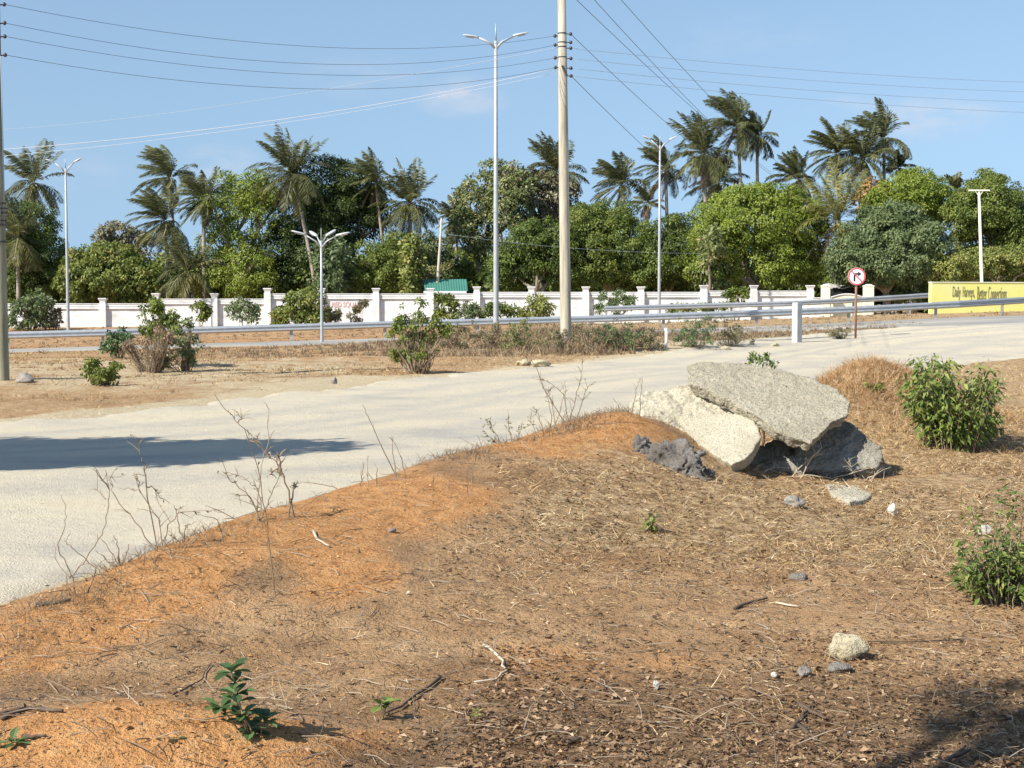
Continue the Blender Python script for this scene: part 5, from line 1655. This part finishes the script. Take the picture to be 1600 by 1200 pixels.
shrub('greyish green leggy shrub closing the verge thicket', (288, 580), [(290, 540, 18, 26), (288, 515, 10, 18), (302, 545, 12, 20), (275, 560, 16, 16)], 'leaf_grey_green', .08, .11, .28, .2, stems=60, sr=.010)
shrub('spiky grey green bush in front of the white wall by the wooden pole', (50, 512), [(48, 478, 24, 20), (40, 490, 24, 18), (62, 490, 16, 20)], 'leaf_grey_green', .34, .38, 1.0, .05, d=93, group='shrubs along the white wall', stems=16, sr=.02)
shrub('small grey thistle bush beside the spiky bush at the white wall', (84, 512), [(82, 500, 13, 12)], 'leaf_grey_brown', .26, .3, .9, .1, d=93.5, group='shrubs along the white wall')
shrub('thin drooping sapling against the stepped up white wall panel', (312, 512), [(310, 478, 6, 7), (316, 487, 8, 6), (318, 496, 5, 6)], 'leaf_mid_green', .28, .28, .8, .2, d=93, group='shrubs along the white wall', stems=3)
shrub('light green open shrub against the white wall', (384, 515), [(382, 482, 16, 18), (372, 490, 16, 10), (394, 492, 10, 12)], 'leaf_grey_green', .26, .3, .8, .3, d=93, group='shrubs along the white wall', stems=10)
shrub('dense dark green shrub behind the short four headed lamp', (470, 515), [(475, 475, 24, 22), (450, 485, 18, 18), (490, 485, 14, 18), (465, 495, 36, 10), (440, 492, 10, 12)], 'leaf_mango', .3, .36, 1.1, .05, d=92, group='shrubs along the white wall', stems=14)
shrub('spindly shrub beneath the red lettering', (522, 510), [(516, 490, 8, 8), (524, 496, 6, 8)], 'leaf_scrub', .26, .28, .8, .2, d=94, group='shrubs along the white wall', stems=4)
shrub('bent thin plant in front of the end of the red lettering', (556, 508), [(568, 476, 5, 4), (560, 486, 4, 5), (552, 500, 10, 5)], 'leaf_scrub', .24, .24, .7, .3, d=94, group='shrubs along the white wall', stems=4)
shrub('leaning papaya like plant below the green roof', (708, 505), [(694, 466, 8, 5), (702, 474, 8, 6), (708, 484, 7, 8), (690, 490, 5, 4)], 'leaf_mid_green', .30, .3, .9, .15, d=93, group='shrubs along the white wall', stems=4)
shrub('grey green low shrub between the leaning plant and the tallest lamp', (730, 505), [(728, 488, 13, 10), (740, 484, 8, 8)], 'leaf_grey_green', .26, .28, .9, .15, d=93, group='shrubs along the white wall')
shrub('leafy shrubs at the white wall right behind the tallest lamp', (765, 505), [(762, 488, 16, 11), (785, 486, 16, 12), (800, 490, 12, 9)], 'leaf_bush', .26, .3, .9, .15, d=93, group='shrubs along the white wall')
shrub('yellow green tall shrub before the wall pillar next to the power pole', (842, 505), [(838, 470, 12, 12), (848, 482, 14, 14), (835, 490, 14, 10)], 'leaf_yellow_green', .26, .3, .9, .15, d=92, group='shrubs along the white wall')
shrub('green shrub hiding the wall between the two ends of barrier', (962, 500), [(958, 468, 18, 10), (970, 478, 14, 12), (950, 485, 16, 8)], 'leaf_grey_green', .26, .3, .9, .2, d=92, group='shrubs along the white wall')
shrub('dark creeper hanging over the white wall near its end', (1150, 480), [(1152, 463, 12, 8), (1142, 458, 8, 5), (1160, 459, 6, 5)], 'leaf_mid_green', .24, .26, 1.0, .1, d=96, group='shrubs along the white wall')
shrub('low dark shrubs showing under the short crash barrier', (1090, 495), [(1060, 482, 16, 5), (1090, 481, 18, 5), (1120, 480, 16, 5)], 'leaf_mid_green', .24, .28, .9, .2, d=95, group='shrubs along the white wall')
shrub('feathery palm like shrub behind the gate side shelter', (1424, 470), [(1424, 452, 18, 12), (1412, 462, 12, 8), (1436, 460, 12, 10)], 'leaf_grey_green', .36, .4, 1.0, .1, d=98, group='shrubs along the white wall')

hump = [((712, 545), [(700, 520, 20, 16), (725, 528, 18, 12)], 'leaf_scrub', 'low grey scrub between the lone green bush and the tallest lamp'),
        ((760, 545), [(752, 515, 22, 18), (770, 528, 22, 14)], 'leaf_scrub', 'pale scrub growing at the foot of the tallest lamp'),
        ((815, 550), [(805, 515, 20, 18), (825, 528, 22, 16), (798, 535, 18, 12)], 'leaf_olive_pink', 'brownish scrub in front of the gap between lamp and power pole'),
        ((870, 552), [(862, 530, 22, 16), (885, 535, 20, 14)], 'leaf_scrub', 'straw coloured scrub hiding the foot of the power pole'),
        ((925, 550), [(915, 525, 22, 16), (938, 528, 20, 16)], 'leaf_scrub', 'grey scrub on the far side of the power pole'),
        ((970, 549), [(962, 520, 24, 20), (985, 525, 20, 18), (970, 535, 26, 12)], 'leaf_grey_green', 'greenest scrub bush on the hump between power pole and marker post'),
        ((1085, 545), [(1075, 515, 24, 18), (1100, 512, 22, 16), (1085, 530, 28, 12)], 'leaf_grey_green', 'green scrub bush just past the white marker post'),
        ((1140, 542), [(1130, 512, 22, 16), (1155, 520, 20, 14), (1140, 530, 26, 10)], 'leaf_scrub', 'grey green scrub towards the square concrete post'),
        ((1015, 546), [(1012, 528, 16, 14), (1025, 535, 14, 10)], 'leaf_scrub', 'dry scrub tuft immediately beside the white marker post'),
        ((1318, 531), [(1318, 521, 14, 7), (1305, 525, 10, 5)], 'leaf_scrub', 'low weed clump at the foot of the no turn sign')]
for foot, lob, lm, lab in hump:
    shrub(lab, foot, lob, lm, .055, .10, .26, .25, name='scrub_bush', cat='scrub bush', group='scrub on the median hump', stems=70, sr=.006)
shrub('dark leafy sprig showing over the top edge of the largest slab', (1180, 600), [(1195, 563, 13, 4), (1172, 566, 7, 3), (1182, 556, 6, 4), (1210, 566, 5, 3), (1160, 572, 5, 2), (1202, 556, 5, 3)], 'leaf_bush', .042, .03, .16, .1, sat=0, d=15.9, name='leafy_weed', cat='weed', group='dry weeds and plants on the bank', stems=6, sr=.005)
shrub('dark green sprig on the straw covered mound', (1366, 622), [(1368, 604, 5, 12)], 'leaf_mid_green', .06, .07, 1.0, .1, d=17.6, name='leafy_weed', cat='weed', group='dry weeds and plants on the bank', stems=4, sr=.004)

# ------------------------------------------------------------------ ground cover
def scatter(n, y0, y1, slope=.40, pad=.5, power=1.0):
    t = RNG.random(n) ** power
    y = np.exp(math.log(y0) + (math.log(y1) - math.log(y0)) * t)
    x = RNG.uniform(-1, 1, n) * (slope * y + pad)
    return x, y


def ground_normal_ok(x, y):
    return height(x, y)


def cover_ok(x, y):
    rs = poly_sdf(x, y, ROAD)
    d, side, par = polyline_dist(x, y, CXY)
    return rs, d, side, par


# straw
x, y = scatter(440000, 4.9, 24, .56, .8)
rs, d, side, par = cover_ok(x, y)
o, dk, stw, sa = masks(x, y)
pr = .16 + .75 * stw - .8 * np.clip(o - .15, 0, 1) + .12 * dk
pr = pr * np.clip(.35 + 1.6 * (fbm(x * 1.1, y * 1.1, 31, 3) + .25), .05, 1.4)
pr = np.where(side > 0, pr * np.exp(-np.maximum(d - .15, 0) / .35), pr)
pr = np.where((x < -.3) & (y < 8), pr * .35, pr)
mnd = np.exp(-(((x - 4.25) / 1.5) ** 2 + ((y - 18.6) / 1.6) ** 2))
pr = np.maximum(pr, mnd * 1.2)
far_r = (x > 2.2) & (y > 14.5) & (rs > .6)
pr = np.where(far_r, np.maximum(pr, .8), pr)
pr = np.where(rs < .1, 0, pr)
keep = RNG.random(len(x)) < pr
x, y, mnd = x[keep], y[keep], mnd[keep]
n = len(x); z = height(x, y)
P = np.stack([x, y, z + .004], 1)
az = RNG.uniform(0, 2 * math.pi, n)
up = np.where(RNG.random(n) < .35, RNG.uniform(.35, 1.2, n), RNG.uniform(.0, .28, n)) + mnd * RNG.uniform(0, .5, n)
A = np.stack([np.cos(az), np.sin(az), up], 1)
L = RNG.uniform(.018, .085, n) * np.clip((y - 2) / 7, .5, 1.25) * np.where(RNG.random(n) < .05, 2.0, 1)
V = blade_quads(P, A, L, RNG.uniform(.0018, .0050, n) * (1 + .08 * np.maximum(y - 7, 0)), RNG.uniform(-.15, .35, n)[:, None])
rn = np.clip(RNG.normal(.42, .30, n) + .3 * fbm(x, y, 40) - .25 * mnd, 0, 1); rn = np.concatenate([rn, rn])
s_ = quads('dry_grass', V, rn, M['straw'])
tag(s_, 'dry straw grass scattered over the clearing and the bank', 'dry grass', kind='stuff')

# leaf litter
x, y = scatter(150000, 4.8, 15, .56, .8)
rs, d, side, par = cover_ok(x, y)
o, dk, stw, sa = masks(x, y)
pr = .16 + .9 * dk + .30 * stw - .3 * np.clip(o, 0, 1)
pr = pr * np.clip(.4 + 1.5 * (fbm(x * 1.3, y * 1.3, 77, 3) + .25), .05, 1.4)
pr = np.where((side > 0) | (rs < .2), 0, pr)
pr = np.where((x < -.2) & (y < 8.5), np.maximum(pr * .3, .05), pr)
keep = RNG.random(len(x)) < pr
x, y = x[keep], y[keep]; n = len(x)
P = np.stack([x, y, height(x, y) + RNG.uniform(.003, .018, n)], 1)
az = RNG.uniform(0, 2 * math.pi, n)
A = np.stack([np.cos(az), np.sin(az), RNG.normal(.1, .25, n)], 1)
N = np.stack([RNG.normal(0, .45, n), RNG.normal(0, .45, n), np.ones(n)], 1)
L = RNG.uniform(.010, .042, n) * (1 + .03 * (y - 6))
V = leaf_quads(P, A, N, L, L * RNG.uniform(.3, .62, n), .1)
V[:, 1, 2] += L * RNG.uniform(0, .22, n); V[:, 3, 2] += L * RNG.uniform(0, .22, n)
s_ = quads('leaf_litter', V, np.clip(RNG.beta(2, 2.4, n), 0, 1), M['litter'])
tag(s_, 'brown dead leaves littering the ground', 'leaf litter', kind='stuff')

# twig litter
x, y = scatter(9500, 4.8, 16, .52, .7)
rs, d, side, par = cover_ok(x, y)
keep = (rs > .1) & ((side < 0) | (d < .3)) & (RNG.random(len(x)) < .35 + .5 * (fbm(x * .9, y * .9, 50) + .3))
x, y = x[keep], y[keep]; n = len(x)
mb = MB(); zz_ = height(x, y)
for i in range(n):
    a = random.uniform(0, 6.28); l = random.uniform(.05, .22)
    dv = Vector((math.cos(a), math.sin(a), random.choice([.02, .05, .1, .6]) * random.random()))
    b = Vector((x[i], y[i], zz_[i] + .006))
    mb.tube([b, b + dv * l * .5 + Vector((random.gauss(0, .01), random.gauss(0, .01), .006)), b + dv * l], [random.uniform(.0012, .0028)] * 2 + [.0010], 4, False)
s_ = mb.build('twig_litter', M['twig'])
tag(s_, 'thin dead twigs strewn over the earth', 'twigs', kind='stuff')

# clods and gravel on the bank and the road
def clods(name, label, cat, x, y, r, mat, sink=.3):
    n = len(x); z = height(x, y)
    ico = [(0, 0, 1), (.9, 0, .1), (.28, .85, .1), (-.73, .53, .0), (-.73, -.53, .1), (.28, -.85, 0), (0, 0, -1)]
    I = np.array(ico)
    fq = [(0, 1, 2, 2), (0, 2, 3, 3), (0, 3, 4, 4), (0, 4, 5, 5), (0, 5, 1, 1)]
    Vs = I[None] * r[:, None, None] * RNG.uniform(.6, 1.3, (n, 7, 3))
    a = RNG.uniform(0, 6.28, n); ca, sa_ = np.cos(a), np.sin(a)
    X = Vs[..., 0] * ca[:, None] - Vs[..., 1] * sa_[:, None]; Y = Vs[..., 0] * sa_[:, None] + Vs[..., 1] * ca[:, None]
    Vs = np.stack([X + x[:, None], Y + y[:, None], Vs[..., 2] * .75 + (z + r * sink)[:, None]], -1).reshape(-1, 3)
    F = (np.array([(0, 1, 2), (0, 2, 3), (0, 3, 4), (0, 4, 5), (0, 5, 1)])[None] + (np.arange(n) * 7)[:, None, None]).reshape(-1, 3)
    me = bpy.data.meshes.new(name)
    me.from_pydata(Vs.tolist(), [], F.tolist())
    at_ = me.attributes.new('rnd', 'FLOAT', 'FACE'); at_.data.foreach_set('value', np.repeat(RNG.random(n), 5).astype(np.float32))
    o_ = link(name, me, mat)
    return tag(o_, label, cat, kind='stuff')


M['clod'] = leafy('earth_clod', [(0, (.22, .11, .045)), (.5, (.42, .22, .085)), (1, (.52, .33, .17))], 0, .95, .1)
M['pebble'] = leafy('road_pebble', [(0, (.22, .19, .15)), (.5, (.42, .37, .28)), (1, (.60, .54, .42))], 0, .9, .2)
x, y = scatter(16000, 4.8, 15)
rs, d, side, par = cover_ok(x, y); o, dk, stw, sa = masks(x, y)
keep = (rs > .05) & (RNG.random(len(x)) < .7 * np.clip(o, 0, 1) * (fbm(x * 1.7, y * 1.7, 61) + .45))
x, y = x[keep], y[keep]
clods('clods', 'small clods of orange earth on the bank', 'clods', x, y, np.minimum(np.exp(RNG.normal(math.log(.006), .45, len(x))), .012) * (1 + .04 * (y - 6)), M['clod'])
x, y = scatter(16000, 7, 40, .44)
keep = poly_sdf(x, y, ROAD) < .3
x, y = x[keep], y[keep]
clods('gravel', 'loose gravel on the pale road', 'gravel', x, y, np.exp(RNG.normal(math.log(.0065), .4, len(x))) * (1 + .03 * (y - 8)), M['pebble'], .9)

# verge and median weeds
def tufts(name, label, cat, x, y, hgt, mat, nb, lean=.5, wd=.012, bias=.5):
    n = len(x)
    X = np.repeat(x, nb) + RNG.normal(0, .06, n * nb); Y = np.repeat(y, nb) + RNG.normal(0, .06, n * nb)
    Z = height(X, Y)
    A = np.stack([RNG.normal(0, lean, n * nb), RNG.normal(0, lean, n * nb), np.ones(n * nb)], 1)
    L = np.repeat(hgt, nb) * RNG.uniform(.5, 1.2, n * nb)
    V = blade_quads(np.stack([X, Y, Z - .01], 1), A, L, np.full(n * nb, wd) * (Y / 30), RNG.uniform(.05, .35, n * nb)[:, None])
    rn = np.clip(np.repeat(RNG.normal(bias, .2, n), nb) + RNG.normal(0, .15, n * nb), 0, 1)
    return tag(quads(name, V, np.concatenate([rn, rn]), mat), label, cat, kind='stuff')


x = RNG.uniform(-24, 8, 26000); y = RNG.uniform(20.5, 56, 26000)
rs = poly_sdf(x, y, ROAD)
pr = np.clip(2.4 * (fbm(x * .35, y * .9, 91, 4) + .10), 0.04, 1) * sstep(.3, 1.6, rs)
keep = RNG.random(len(x)) < pr
tufts('verge_grass', 'low dry grass on the verge beyond the gravel road', 'dry grass', x[keep], y[keep], RNG.uniform(.03, .13, keep.sum()) * np.where(RNG.random(keep.sum()) < .04, 2.2, 1), M['straw'], 7, .9, .012, .42)
x = RNG.uniform(-12, 10.5, 5200); y = RNG.uniform(43, 56, 5200)
rs = poly_sdf(x, y, ROAD)
pr = np.clip(np.exp(-(((x - 2.5) / 7.5) ** 2)) * 1.2 + np.clip(fbm(x * .6, y * .6, 14) * 2, 0, .5), 0, 1) * sstep(.2, 1.0, rs)
keep = RNG.random(len(x)) < pr
tufts('median_weeds', 'tall dry weeds on the hump around the power pole', 'weeds', x[keep], y[keep], RNG.uniform(.12, .5, keep.sum()) * (.35 + .65 * np.exp(-(((x[keep] - 2) / 5.5) ** 2))), M['weedstraw'], 11, .45, .012, .42)
x = RNG.uniform(-40, 30, 3000); y = RNG.uniform(64.5, 97, 3000)
keep = (RNG.random(len(x)) < .8) & (poly_sdf(x, y, ASPH) > .3)
tufts('barrier_weeds', 'dry weeds between the crash barrier and the white wall', 'weeds', x[keep], y[keep], RNG.uniform(.04, .16, keep.sum()), M['weedstraw'], 8, .6, .012, .4)
x, y = scatter(4200, 7.5, 16)
rs, d, side, par = cover_ok(x, y); o, dk, stw, sa = masks(x, y)
keep = (rs > .3) & (side < 0) & (RNG.random(len(x)) < np.clip(stw * (.25 + 3.2 * fbm(x * .8, y * .8, 29)), 0, 1))
tufts('clearing_grass', 'small rooted tufts of dry grass in the clearing', 'dry grass', x[keep], y[keep], RNG.uniform(.025, .085, keep.sum()), M['straw'], 16, .9, .0075, .55)
# low weeds along the bank's crest
cp = np.array(CXY)
par = RNG.uniform(1.2, 11.8, 1700); ii = par.astype(int)
x = cp[ii, 0] + (cp[ii + 1, 0] - cp[ii, 0]) * (par - ii) + RNG.normal(.02, .24, 1700); y = cp[ii, 1] + (cp[ii + 1, 1] - cp[ii, 1]) * (par - ii) + RNG.normal(.02, .24, 1700)
keep = RNG.random(1700) < np.clip(.18 + 2.4 * fbm(x * 1.3, y * 1.3, 83), 0, 1)
tufts('crest_weeds', 'small dry weeds along the crest of the earth bank', 'weeds', x[keep], y[keep], RNG.uniform(.04, .16, keep.sum()), M['weedstraw'], 8, .7, .010, .4)
x = RNG.normal(4.5, 1.3, 4200); y = RNG.normal(18.4, 1.3, 4200)
keep = (poly_sdf(x, y, ROAD) > .1) & (RNG.random(len(x)) < np.exp(-(((x - 4.5) / 1.6) ** 2 + ((y - 18.6) / 1.8) ** 2)))
tufts('mound_grass', 'orange brown dry grass covering the mound behind the slabs', 'dry grass', x[keep], y[keep], RNG.uniform(.06, .24, keep.sum()), M['redstraw'], 10, .75, .008, .5)
x = RNG.uniform(3.5, 17, 9000); y = RNG.uniform(14, 43, 9000)
keep = (poly_sdf(x, y, ROAD) > .5) & (RNG.random(len(x)) < np.clip(.45 + 1.5 * fbm(x, y, 8), 0, 1))
tufts('clearing_tufts', 'pale dry grass tufts around the green bush', 'dry grass', x[keep], y[keep], RNG.uniform(.04, .15, keep.sum()), M['straw'], 9, .7, .008, .6)
x = RNG.uniform(6.5, 17, 1500); y = RNG.uniform(52, 61.5, 1500)
keep = (np.abs(x - 11.5) < 5.2) & (poly_sdf(x, y, ROAD) > .1)
tufts('sign_weeds', 'dry weeds around the sign and the concrete post', 'weeds', x[keep], y[keep], RNG.uniform(.04, .22, keep.sum()), M['weedstraw'], 9, .6, .012, .4)

# ------------------------------------------------------------------ the trees outside the frame that shade the road and the corner
def shade_tree(label, base, lobes, palette, leaf, dens, gap, clump):
    b = Vector((base[0], base[1], gz(*base)))
    root = thing('shade_tree', label, 'tree', b, 'trees beside the viewer')
    mb = MB()
    top = sum((Vector(c) for c, r in lobes), Vector()) / len(lobes)
    fork = b.lerp(top, .6)
    limb(mb, b - Vector((0, 0, .2)), fork, .17, .12, 4, .06, 9)
    for c, r in lobes:
        e = limb(mb, fork, c, .08, .025, 4, .1)
        for _ in range(5):
            q = Vector((random.gauss(0, 1), random.gauss(0, 1), random.gauss(0, 1))).normalized()
            limb(mb, e[3], Vector(c) + Vector((q.x * r[0], q.y * r[1], q.z * r[2])), .03, .008, 3, .15, 5)
    mb.build('trunk', M['bark'], root, True)
    Q, rn = crown_quads(lobes, leaf, dens, gap, clump)
    quads('crown', Q, rn, M[palette], root)


shade_tree('roadside tree out of view that throws the long shade across the gravel', (-11.0, 12.5),
           [((-10.6, 13.2, 4.6), (1.9, 1.5, 1.2)), ((-9.0, 13.3, 4.8), (1.5, 1.1, .9)), ((-8.0, 13.6, 5.0), (.9, .7, .5)), ((-12.5, 12.6, 4.4), (1.8, 1.6, 1.2)), ((-8.3, 13.1, 4.4), (.8, .5, .4))], 'leaf_mid_green', .22, 1.3, .05, .4)
def over(sx, sy, h, r):
    k = h / math.tan(SUN_EL)
    return ((sx + SAZ.x * k, sy + SAZ.y * k, h + gz(sx, sy)), r)


shade_tree('tree behind the viewer that shades the bottom corner', (-4.6, -.6),
           [over(2.75, 6.62, 6.2, (.65, .10, .09)), over(2.15, 6.42, 6.0, (.35, .06, .06)), over(2.25, 5.98, 6.3, (.30, .09, .09)), over(1.98, 5.9, 6.1, (.25, .06, .06)), over(3.0, 6.25, 6.5, (.4, .07, .07)),
            over(2.3, 5.45, 6.0, (.5, .06, .06)), over(3.0, 5.5, 6.4, (.5, .08, .08)), over(3.4, 6.6, 6.6, (.6, .2, .2))], 'leaf_mid_green', .10, .5, .5, .12)
